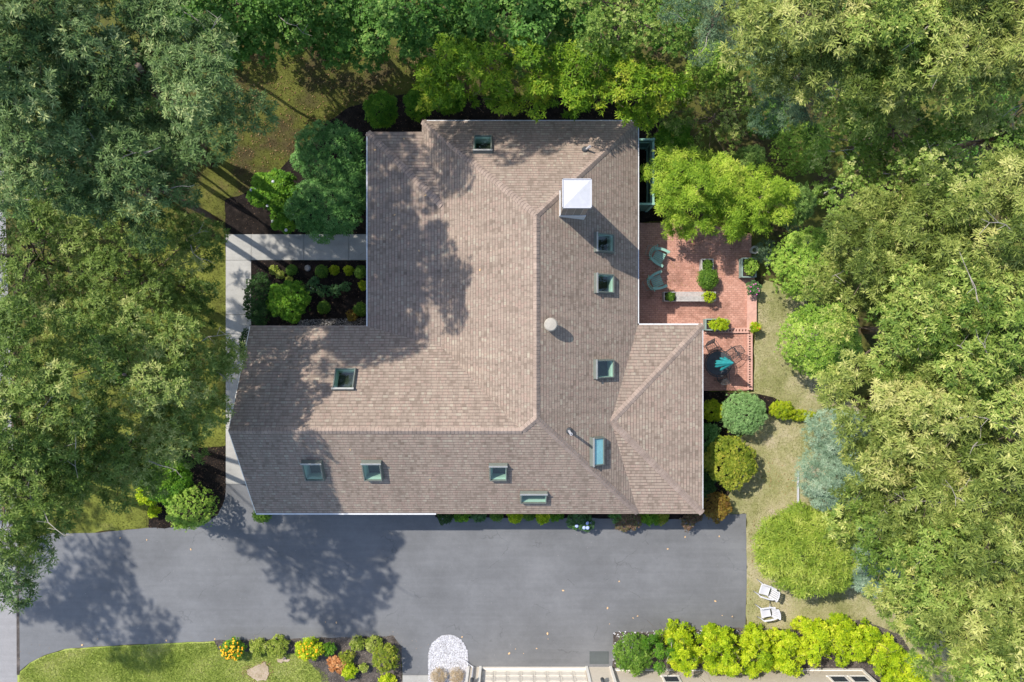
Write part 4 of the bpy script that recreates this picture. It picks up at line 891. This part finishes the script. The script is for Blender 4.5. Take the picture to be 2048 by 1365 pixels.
# low patio wall and the pierced brick border of the lower terrace
M_br2 = plain('brick_cap', (.52, .30, .24), .85, .15, 6)
lw = MB(); a, b = P(1494, 583, .2), P(1513, 661, .2); lw.poly([(a.x, b.y), (b.x, b.y), (b.x, a.y), (a.x, a.y)], .161, .235)
tag(lw.build('patio_wall', M_br2), 'low smooth brick wall cap along the east edge of the patio', 'wall')
eb = MB()
def blocks(x0, y0, x1, y1, n):
    A, B = P(x0, y0, .2), P(x1, y1, .2); d = (B - A).normalized(); L = (B - A).length / n; q = Vector((-d.y, d.x, 0))
    for i in range(n):
        c = A + d * (i + .5) * L; ang = math.atan2(d.y, d.x)
        Mx = Matrix.Translation((c.x, c.y, 0)) @ Matrix.Rotation(ang, 4, 'Z')
        eb.box((0, 0, .17), (L * .52, .10, .10), Mx); eb.box((0, .085, .165), (L, .07, .11), Mx); eb.box((0, -.085, .165), (L, .07, .11), Mx)
    Mx = Matrix.Translation(((A.x + B.x) / 2, (A.y + B.y) / 2, 0)) @ Matrix.Rotation(math.atan2(d.y, d.x), 4, 'Z')
    eb.box((0, 0, .112), ((B - A).length, .24, .012), Mx, mi=1)
blocks(1410, 662, 1498, 661, 14); blocks(1500, 668, 1500, 780, 22)
tag(eb.build('brick_border', [M_br2, M_darkedge]), 'pierced brick border with dark square gaps round the lower terrace', 'border')
# round iron table
tb = P(1437, 727, .82); tb.z = .10
t = empty('patio_table', tb, 'round dark iron table on the lower terrace', 'table'); m = MB()
R0 = .62
m.lathe((0, 0, .70), [(.56, 0), (.56, .015), (.02, .016)], 40)
m.tube([(R0 * math.cos(i * math.pi / 20), R0 * math.sin(i * math.pi / 20), .715) for i in range(41)], .022, 6, False)
for i in range(60):
    a = i * math.pi / 30; m.tube([(.55 * math.cos(a), .55 * math.sin(a), .71), (R0 * math.cos(a + .05), R0 * math.sin(a + .05), .715)], .008, 4, False)
m.build('tabletop', M_iron, t)
for i in range(4):
    a = math.pi / 4 + i * math.pi / 2
    MB().tube([(.42 * math.cos(a), .42 * math.sin(a), .7), (.3 * math.cos(a), .3 * math.sin(a), .4), (.46 * math.cos(a), .46 * math.sin(a), 0)], .02, 8).build('leg', M_iron, t)
# closed umbrella standing through the table
u = empty('patio_umbrella', tb, 'closed teal umbrella standing in the round iron table', 'umbrella')
MB().tube([(0, 0, 0), (.04, .02, .8), (.16, .07, 2.45)], .02, 10).build('pole', M_iron, u)
MB().lathe((0, 0, 0), [(.22, 0), (.22, .05), (.05, .08), (.03, .3)], 20).build('base', M_iron, u)
cn = MB(); r2 = random.Random(4); ap = Vector((.16, .07, 2.42))
for i, (ex, ey, ez, r_) in enumerate([(-.36, .12, 1.5, .058), (-.40, .0, 1.55, .06), (-.38, -.14, 1.42, .055), (-.22, .27, 1.65, .05), (-.14, -.30, 1.45, .06), (-.02, .30, 1.6, .05), (.0, -.1, 1.4, .075), (.05, .12, 1.4, .075)]):
    e = Vector((ex, ey, ez)); pts = []; rs = []
    for j in range(9):
        f = j / 8; p = ap.lerp(e, f) + Vector((0, 0, -.25 * math.sin(f * 3.14) * .6)); pts.append(p); rs.append(.02 + r_ * min(1, f * 2.2) * (1 - .25 * f) if f < 1 else r_ * .45)
    cn.tube(pts, rs, 8)
cn.build('canopy', M_teal, u, True)
MB().lathe((.16, .07, 2.43), [(.03, 0), (.035, .04), (.01, .09)], 10).build('finial', M_iron, u)
def iron_chair(px, py, ang, label):
    b = P(px, py, .5); b.z = .10; o = empty('iron_chair', b, label, 'chair', 'lattice iron chairs round the table'); rot(o, ang)
    def lattice(m, fn, n=5):
        for i in range(-n, n + 1):
            for s in (1, -1):
                pts = []
                for k in range(13):
                    y = -1 + 2 * k / 12; x = i * .4 + s * (y) * .8
                    if -1 <= x <= 1: pts.append(fn(x, y))
                if len(pts) > 1: m.tube(pts, .007, 4, False)
        m.tube([fn(x, y) for x, y in [(-1, -1), (-.5, -1), (0, -1), (.5, -1), (1, -1), (1, 0), (1, 1), (.5, 1), (0, 1), (-.5, 1), (-1, 1), (-1, 0), (-1, -1)]], .014, 6, False)
    s = MB(); lattice(s, lambda x, y: (x * .22, y * .23, .43)); s.build('seat', M_iron, o)
    k = MB(); lattice(k, lambda x, y: (-.24 - (x + 1) * .09, y * .24 * (1 - .12 * (x + 1)), .46 + (x + 1) * .23 + .04 * (1 - y * y) * (x + 1))); k.build('backrest', M_iron, o)
    for sy in (-1, 1):
        MB().tube([(-.27, sy * .25, .64), (-.05, sy * .29, .66), (.2, sy * .29, .65), (.22, sy * .27, .44)], .014, 6).build('arm', M_iron, o)
        for x in (-.2, .2): MB().tube([(x * 1.25, sy * .25, 0), (x, sy * .22, .43)], .014, 6).build('leg', M_iron, o)
iron_chair(1424, 697, -65, 'iron lattice chair above the table, nearest the trough planter')
iron_chair(1464, 708, -145, 'iron lattice chair right of the umbrella')
iron_chair(1443, 750, 100, 'iron lattice chair below the table, casting a lacy shadow')
# white plastic chairs on the lawn
def plastic_chair(px, py, ang, label):
    b = P(px, py, .4); b.z = .02; o = empty('plastic_chair', b, label, 'chair', 'white plastic chairs on the lawn'); rot(o, ang)
    def strip(m, rows, th=.02):
        n = len(rows[0]); vs = [Vector(p) for r in rows for p in r]; k = len(vs); vs += [v - Vector((0, 0, th)) for v in vs]; fs = []
        for i in range(len(rows) - 1):
            for j in range(n - 1):
                a_ = i * n + j; fs += [(a_, a_ + 1, a_ + n + 1, a_ + n), (k + a_ + n, k + a_ + n + 1, k + a_ + 1, k + a_)]
        for i in range(len(rows) - 1):
            for j in (0, n - 1): a_ = i * n + j; fs.append((a_, a_ + n, k + a_ + n, k + a_))
        for j in range(n - 1):
            for i in (0, len(rows) - 1): a_ = i * n + j; fs.append((a_, a_ + 1, k + a_ + 1, k + a_))
        m.add(vs, fs)
    s = MB(); strip(s, [[(-.20 + .45 * i / 6, y * (.205 + .03 * i / 6), .41 - .025 * math.sin(math.pi * i / 6) + .02 * abs(y) ** 3) for y in (-1, -.6, -.2, .2, .6, 1)] for i in range(7)]); s.build('seat', M_white, o, True)
    k = MB()
    for j in range(5):
        y0 = -.22 + j * .09
        strip(k, [[(-.21 - .20 * i / 5 - .05 * (1 - ((y0 + d) / .24) ** 2), y0 + d, .45 + .40 * i / 5) for d in (0, .04, .075)] for i in range(6)], .025)
    strip(k, [[(-.40 - .03 * i - .05 * (1 - (y / .25) ** 2), y, .84 + .03 * i) for y in (-.25, -.15, 0, .15, .25)] for i in range(3)], .03); k.build('backrest', M_white, o, True)
    for sy in (-1, 1):
        a_ = MB(); strip(a_, [[(-.40 + .64 * i / 7, sy * (.235 + .055 * math.sin(min(1, i / 3.5) * 1.57)) + d, .66 - .03 * (i / 7) ** 2) for d in (-.035, 0, .035)] for i in range(8)], .03); a_.build('arm', M_white, o, True)
        MB().tube([(.34, sy * .30, 0), (.26, sy * .27, .38), (.23, sy * .28, .64)], [.028, .028, .025], 8).build('leg', M_white, o, True)
        MB().tube([(-.40, sy * .30, 0), (-.22, sy * .23, .40), (-.32, sy * .25, .64)], [.028, .028, .025], 8).build('leg', M_white, o, True)
plastic_chair(1530, 1181, 162, 'white plastic chair nearer the feathery evergreen')
plastic_chair(1532, 1225, 190, 'white plastic chair nearer the lime hedge')

# ---------------------------------------------------------------- green fence enclosure beside the house
a, b = P(1268, 279, 1.7), P(1307, 408, 1.7); fe = empty('privacy_fence', (b.x, b.y, 0), 'dark green board fence enclosure against the east eave', 'fence')
def panel(x0, y0, x1, y1):
    m = MB(); A, B = Vector((x0, y0, 0)), Vector((x1, y1, 0)); d = B - A; n = max(1, int(d.length / .12)); ang = math.atan2(d.y, d.x)
    for i in range(n):
        c = A + d * ((i + .5) / n) - Vector((b.x, b.y, 0)); Mx = Matrix.Translation((c.x, c.y, 0)) @ Matrix.Rotation(ang, 4, 'Z'); m.box((0, 0, .85), (d.length / n * .93, .025, 1.6), Mx)
    m.build('board_panel', M_greend, fe)
    c = (A + B) / 2 - Vector((b.x, b.y, 0)); Mx = Matrix.Translation((c.x, c.y, 0)) @ Matrix.Rotation(ang, 4, 'Z')
    r = MB(); r.box((0, 0, 1.68), (d.length, .09, .04), Mx); r.box((0, -.03, .4), (d.length, .04, .08), Mx); r.box((0, -.03, 1.3), (d.length, .04, .08), Mx); r.build('rail', M_green, fe)
panel(a.x - .4, a.y, b.x, a.y); panel(b.x, a.y, b.x, b.y); panel(b.x, b.y, a.x - .4, b.y)
for y in (a.y, (a.y + b.y) / 2, b.y): MB().box((0, y - b.y, .88), (.11, .11, 1.76)).build('post', M_green, fe)
# wire fence between the domes and the wood
wf = empty('wire_fence', P(1600, 480), 'thin dark green wire fence glimpsed between the clipped domes', 'fence'); A0 = P(1600, 480)
pl_ = [P(1560, 440), P(1600, 500), P(1622, 600), P(1640, 740)]
for q in range(3):
    A, B = pl_[q] - A0, pl_[q + 1] - A0; m = MB(); n = 28
    for i in range(n):
        p = A.lerp(B, i / n); m.tube([p, p + Vector((0, 0, 1.2))], .006, 3, False)
    for z in (.1, .3, .5, .7, .9, 1.1, 1.2): m.tube([A + Vector((0, 0, z)), B + Vector((0, 0, z))], .006, 3, False)
    m.build('mesh_panel', M_greend, wf); MB().tube([A, A + Vector((0, 0, 1.3))], .03, 8).build('post', M_greend, wf)
# narrow white board beside the blue spruce
bd = MB(); p0, p1 = P(1592, 942), P(1598, 1008); bd.box(((p0.x + p1.x) / 2, (p0.y + p1.y) / 2, .06), (.07, p0.y - p1.y, .10)); tag(bd.build('edging_board', M_white), 'narrow white board standing between lawn and blue spruce', 'board')

# ---------------------------------------------------------------- neighbouring house at the bottom edge
nb = empty('neighbouring_house', (0, P(0, 1334).y, 0), 'cream house with a panelled garage door at the bottom edge', 'house'); Y0 = P(0, 1334).y
X = lambda px: P(px, 0).x
m = MB()
m.box((X(1008), -2.3 - 3.5, 2.3), (0.01, .01, .01))
m = MB(); HW = 2.9
m.box(((X(935) + X(962)) / 2, -1.0, HW / 2), (X(962) - X(935), 2.0, HW)); m.box(((X(1172) + X(1222)) / 2, -1.0, HW / 2), (X(1222) - X(1172), 2.0, HW))
m.box(((X(962) + X(1172)) / 2, -1.0, 2.62), (X(1172) - X(962) - .004, 1.996, .56)); m.box(((X(935) + X(1222)) / 2, -4.5, HW / 2), (X(1222) - X(935), 5, HW - .01))
m.box(((X(1222) + X(1722)) / 2, -4.1, HW / 2 - .003), (X(1722) - X(1222), 8, HW)); m.build('wall', M_siding, nb)
gd = MB(); x0, x1 = X(962) + .02, X(1172) - .02; gd.box(((x0 + x1) / 2, -.14, 1.17), (x1 - x0, .04, 2.30)); gd.box(((x0 + x1) / 2, -.07, .075), (x1 - x0, .16, .13))
for r_ in range(4):
    for c_ in range(8):
        cw = (x1 - x0) / 8; cx_ = x0 + cw * (c_ + .5); cz = .16 + .53 * (r_ + .5)
        for dx, dz, ww, hh in ((0, .21, cw * .86, .03), (0, -.21, cw * .86, .03), (-cw * .41, 0, .03, .44), (cw * .41, 0, .03, .44)): gd.box((cx_ + dx, -.112, cz + dz), (ww, .02, hh))
        gd.box((cx_, -.115, cz), (cw * .66, .016, .33))
    gd.box(((x0 + x1) / 2, -.121, .16 + .53 * r_), (x1 - x0, .012, .02), mi=1)
gd.build('garage_door', [M_cream, plain('door_groove', (.35, .33, .29), .7)], nb)
for px in (937, 961, 1173, 1221): MB().box((X(px), .02, HW / 2), (.12, .045, HW - .02)).build('corner_trim', M_trim, nb)
MB().tube([(X(947), .07, 2.8), (X(947), .07, .25), (X(932), .3, .1), (X(905), .55, .06)], .04, 8).build('downspout', M_white, nb)
for px in (948, 1196):
    l = MB(); l.box((X(px), .06, 1.75), (.12, .06, .22)); l.lathe((X(px), .17, 1.5), [(.05, 0), (.09, .05), (.08, .28), (.02, .36)], 12); l.build('wall_lamp', M_iron, nb)
for px0, px1 in ((1316, 1350), (1640, 1676), (1680, 1716)):
    f = MB(); cx_ = (X(px0) + X(px1)) / 2; ww = X(px1) - X(px0)
    for dx, dz, a_, h_ in ((0, .62, ww, .09), (0, -.62, ww + .08, .07), (-ww / 2 + .04, 0, .08, 1.16), (ww / 2 - .04, 0, .08, 1.16), (0, 0, ww - .17, .05)): f.box((cx_ + dx, -.09, 1.35 + dz), (a_, .07, h_))
    fo = f.build('window', M_trim, nb); MB().box((cx_, -.093, 1.35), (ww - .1, .02, 1.2)).build('pane', M_winglass, fo)
MB().box((X(1722), -.09, HW / 2), (.12, .06, HW - .03)).build('corner_trim', M_trim, nb)
MB().box(((X(1226) + X(1722)) / 2, -.09, .1), (X(1718) - X(1226), .05, .2)).build('base_board', M_trim, nb)
rf = MB(); rf.add([(X(925), .35 - .7, HW + .05), (X(1740), -.7, HW + .05), (X(1740), -4.5, HW + 2.2), (X(925), -4.5, HW + 2.2), (X(925), -8.6, HW + .05), (X(1740), -8.6, HW + .05)], [(0, 1, 2, 3), (3, 2, 5, 4)])
rf.build('roof', M_cap, nb)
# door mat
dm = MB(); a, b = P(1179, 1303), P(1217, 1328); dm.box(((a.x + b.x) / 2, (a.y + b.y) / 2, .04), (b.x - a.x, a.y - b.y, .02))
tag(dm.build('door_mat', M_mat), 'flat dark rubber mat on the driveway beside the garage', 'mat')
# white stone island
isl = [(857, 1400)] + [(896.5 + 39.5 * math.cos(math.radians(a_)), 1312 - 42 * math.sin(math.radians(a_))) for a_ in range(180, -1, -12)] + [(937, 1400)]
sheet('gravel_island', wob(pp(isl), .2, .03, 5), .05, plain('island_base', (.30, .30, .31), .9, .4, 20))
def inpoly(x, y, poly):
    c = np.zeros(len(x), bool); n = len(poly)
    for i in range(n):
        x0, y0 = poly[i]; x1, y1 = poly[(i + 1) % n]
        if y0 == y1: continue
        c ^= ((y0 > y) != (y1 > y)) & (x < (x1 - x0) * (y - y0) / (y1 - y0) + x0)
    return c
def scatter(polypx, n):
    poly = pp(polypx); xs = [p[0] for p in poly]; ys = [p[1] for p in poly]
    x = rng.uniform(min(xs), max(xs), n); y = rng.uniform(min(ys), max(ys), n); k = inpoly(x, y, poly); return x[k], y[k]
def stones(name, polypx, n, s0, s1, z, mat, kind='stuff'):
    x, y = scatter(polypx, n); m = len(x); r = rng.uniform(s0, s1, m)
    oc = np.array([(1, 0, 0), (0, 1, 0), (-1, 0, 0), (0, -1, 0), (0, 0, .7)]); oc = oc[None] * r[:, None, None]
    th = rng.uniform(0, 6.28, m); co_, si = np.cos(th)[:, None], np.sin(th)[:, None]
    vx = oc[..., 0] * co_ - oc[..., 1] * si * .8; vy = oc[..., 0] * si + oc[..., 1] * co_ * .8
    Vv = np.stack([vx + x[:, None], vy + y[:, None], oc[..., 2] + z], -1)
    idx = [(0, 1, 4), (1, 2, 4), (2, 3, 4), (3, 0, 4)]
    V4 = np.concatenate([np.stack([Vv[:, a_], Vv[:, b_], Vv[:, c_], Vv[:, c_]], 1) for a_, b_, c_ in idx]); tint = np.tile(np.clip(rng.normal(.5, .22, m), 0, 1), 4)
    # triangles as quads with a doubled corner moved to the edge middle
    V4[:, 3] = (V4[:, 2] + V4[:, 0]) / 2
    o = quads(name, V4, tint, mat); o['kind'] = kind; return o
M_peb = leafmat('pebbles', [(.16, .15, .14), (.40, .39, .40), (.58, .58, .61), (.72, .72, .76)], 0, .8)
M_chip = leafmat('mulch_chips', [(.006, .005, .004), (.025, .018, .013), (.06, .04, .03), (.20, .13, .08)], 0, .95)
M_chipg = leafmat('mulch_chips_grey', [(.03, .025, .02), (.09, .075, .065), (.16, .13, .11), (.32, .27, .23)], 0, .95)
M_grav = leafmat('gravel_bits', [(.05, .045, .04), (.13, .12, .11), (.28, .26, .24), (.5, .48, .46)], 0, .9)
stones('white_pebbles', isl, 9000, .018, .045, .052, M_peb)
stones('gravel', [(600, 640), (740, 636), (740, 662), (590, 662)], 2600, .015, .035, .045, M_grav)
stones('hedge_stones', [(1226, 1262), (1340, 1262), (1480, 1258), (1480, 1266), (1290, 1275), (1240, 1340), (1226, 1340)], 900, .02, .05, .036, M_peb)
for k in ('mulch_bed_north', 'mulch_bed_front', 'mulch_bed_west', 'mulch_bed_east'): stones('mulch_chip', beds[k], 9000 if 'north' in k else 3500, .012, .035, .038, M_chip)
stones('mulch_chip', [(428, 1281), (786, 1272), (805, 1365), (655, 1365), (600, 1308), (440, 1305)], 7000, .012, .03, .036, M_chipg)
stones('mulch_chip', beds['mulch_bed_hedge'], 8000, .015, .04, .036, M_chipg)
shrub('dry_grass', 'dried brown tuft at the left foot of the white pebble island', 877, 1352, 17, .5, 'dry', None, 15, lump=.3, core=False)
shrub('dry_grass', 'dried brown tuft at the right foot of the white pebble island', 913, 1352, 15, .5, 'dry', None, 15, lump=.3, core=False)
st = MB(); p = P(616, 537); st.lathe((p.x, p.y, .02), [(.14, 0), (.16, .06), (.12, .12), (.03, .14)], 9); tag(st.build('garden_stone', plain('garden_stone_grey', (.2, .2, .2), .9, .3)), 'round grey stone in the front garden mulch', 'stone')
# grass and leaf litter
def blades(name, polypx, n, h, w, cols, z=.02, mat=None):
    x, y = scatter(polypx, n); m = len(x); th = rng.uniform(0, 6.28, m); hh = h * rng.uniform(.5, 1.3, m); ww = w * rng.uniform(.6, 1.4, m); lx = rng.normal(0, h * .7, m); ly = rng.normal(0, h * .7, m)
    b0 = np.stack([x - np.cos(th) * ww, y - np.sin(th) * ww, np.full(m, z)], 1); b1 = np.stack([x + np.cos(th) * ww, y + np.sin(th) * ww, np.full(m, z)], 1)
    t0 = np.stack([x + lx, y + ly, z + hh], 1); t1 = t0 * .5 + b1 * .5 + np.array([0, 0, .01])
    patch = .5 + .42 * np.sin(x * 1.7 + np.sin(y * 2.3) * 1.5) * np.cos(y * 1.3 + np.sin(x * 1.1)); o = quads(name, np.stack([b0, b1, t1, t0], 1), np.clip(patch * .75 + rng.normal(.12, .2, m), 0, 1), leafmat(name + '_blades', cols, .25, .7)); o['kind'] = 'stuff'; return o
blades('grass', [(40, 1348), (60, 1328), (90, 1312), (130, 1301), (210, 1295), (430, 1285), (440, 1301), (600, 1309), (655, 1348), (665, 1400), (36, 1400)], 90000, .05, .010, [(.14, .20, .03), (.25, .32, .06), (.38, .43, .11), (.54, .50, .25)])
blades('dry_grass_lawn', [(1494, 1030), (1430, 1030), (1440, 985), (1480, 880), (1560, 800), (1508, 790), (1510, 600), (1600, 590), (1680, 700), (1700, 800), (1760, 1000), (1800, 1200), (1990, 1365), (1850, 1365), (1790, 1280), (1700, 1262), (1494, 1256)], 150000, .045, .010, [(.17, .19, .055), (.27, .27, .11), (.40, .36, .20), (.54, .46, .33)], .018)
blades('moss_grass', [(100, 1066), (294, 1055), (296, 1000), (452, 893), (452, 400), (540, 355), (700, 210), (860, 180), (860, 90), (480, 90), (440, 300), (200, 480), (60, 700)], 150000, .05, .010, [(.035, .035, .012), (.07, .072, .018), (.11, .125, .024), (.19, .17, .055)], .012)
bare = groundmat('bare_soil', [(.3, (.22, .17, .10)), (.5, (.36, .28, .20)), (.7, (.48, .39, .31))], 2, 20)
for i, pts in enumerate(([(492, 1340), (510, 1332), (530, 1325), (538, 1338), (536, 1358), (515, 1362), (500, 1352)], [(555, 1318), (570, 1314), (580, 1318), (572, 1324), (558, 1324)])):
    sheet('bare_soil_patch', wob(pp(pts), .1, .05, i), .06, bare)
# fallen leaves on the driveway: one of them, copied
lf = MB(); lf.add([(0, -.07, .004), (.05, -.02, .02), (.035, .05, .012), (0, .08, .02), (-.035, .05, .008), (-.05, -.02, .014)], [(0, 1, 2, 3), (0, 3, 4, 5)])
l0 = lf.build('fallen_leaf', plain('dead_leaf', (.55, .36, .18), .8, .35, 30)); spots = [(241, 1076), (382, 1099), (294, 1080), (651, 1244), (673, 1245), (1335, 1098), (1238, 1163), (1126, 1181), (1215, 1216), (1219, 1248), (1266, 1236), (1275, 1232), (1430, 1202), (1444, 1231), (1464, 1233), (924, 1274), (1018, 1307), (1031, 1298), (1047, 1307), (1073, 1297), (1095, 1267), (1096, 1278), (196, 1278), (165, 1290), (430, 1278), (333, 1281), (1370, 1074), (1438, 1073), (740, 1300)]
rl = random.Random(3)
for i, (x, y) in enumerate(spots):
    o = l0 if i == 0 else l0.copy()
    if i: C.objects.link(o)
    p = P(x, y); o.location = (p.x, p.y, .034); o.rotation_euler = (rl.uniform(-.2, .2), rl.uniform(-.2, .2), rl.uniform(0, 6.28)); s_ = rl.uniform(.3, .85); o.scale = (s_, s_, s_)
    tag(o, 'small dry tan leaf lying on the asphalt driveway', 'leaf', 'fallen leaves on the driveway')

for i, (pl, x, y) in enumerate((('lowW', 750, 300), ('lowN', 808, 278), ('lowW', 851, 391), ('lowW', 789, 430), ('lowW', 784, 460), ('upW', 907, 725), ('wN', 690, 781), ('lowW', 838, 502), ('N', 950, 303), ('upW', 960, 540), ('S', 700, 900), ('S', 860, 960))):
    o = l0.copy(); C.objects.link(o); o.location = ray(pl, x, y, .01); q = frame_of(pl)[3].to_track_quat('Z', 'Y'); o.rotation_euler = (q @ Matrix.Rotation(rl.uniform(0, 6), 3, 'Z').to_quaternion()).to_euler(); o.scale = (.7, .7, .7)
    tag(o, 'small dry tan leaf lying on the roof shingles', 'leaf', 'fallen leaves on the roof')

M_lit = leafmat('leaf_litter', [(.10, .05, .02), (.24, .13, .06), (.38, .25, .12), (.50, .38, .20)], 0, .9)
stones('leaf_litter', [(1262, 446), (1330, 446), (1420, 450), (1503, 468), (1500, 560), (1400, 560), (1262, 661)], 500, .015, .035, .162, M_lit)
stones('leaf_litter', [(1430, 985), (1500, 960), (1590, 1000), (1500, 1040), (1493, 1250), (1500, 1250), (1520, 1040), (1600, 1015), (1590, 940), (1480, 900)], 700, .015, .04, .03, M_lit)
stones('leaf_litter', [(480, 100), (700, 90), (860, 100), (850, 170), (700, 215), (600, 290), (480, 390), (455, 300)], 1500, .02, .05, .02, M_lit)
stones('driveway_grit', [(36, 1290), (430, 1268), (790, 1262), (860, 1290), (860, 1345), (1220, 1330), (1226, 1265), (1492, 1250), (1492, 1258), (1240, 1270), (1226, 1345), (857, 1345), (800, 1300), (786, 1275), (430, 1284), (100, 1306), (36, 1345)], 900, .008, .02, .034, M_lit)
stones('driveway_grit', drive_px, 1500, .006, .014, .034, M_grav)

stones('bare_soil_crumbs', [(485, 1335), (512, 1325), (540, 1320), (548, 1345), (540, 1365), (500, 1362), (484, 1350)], 500, .01, .03, .05, M_lit)
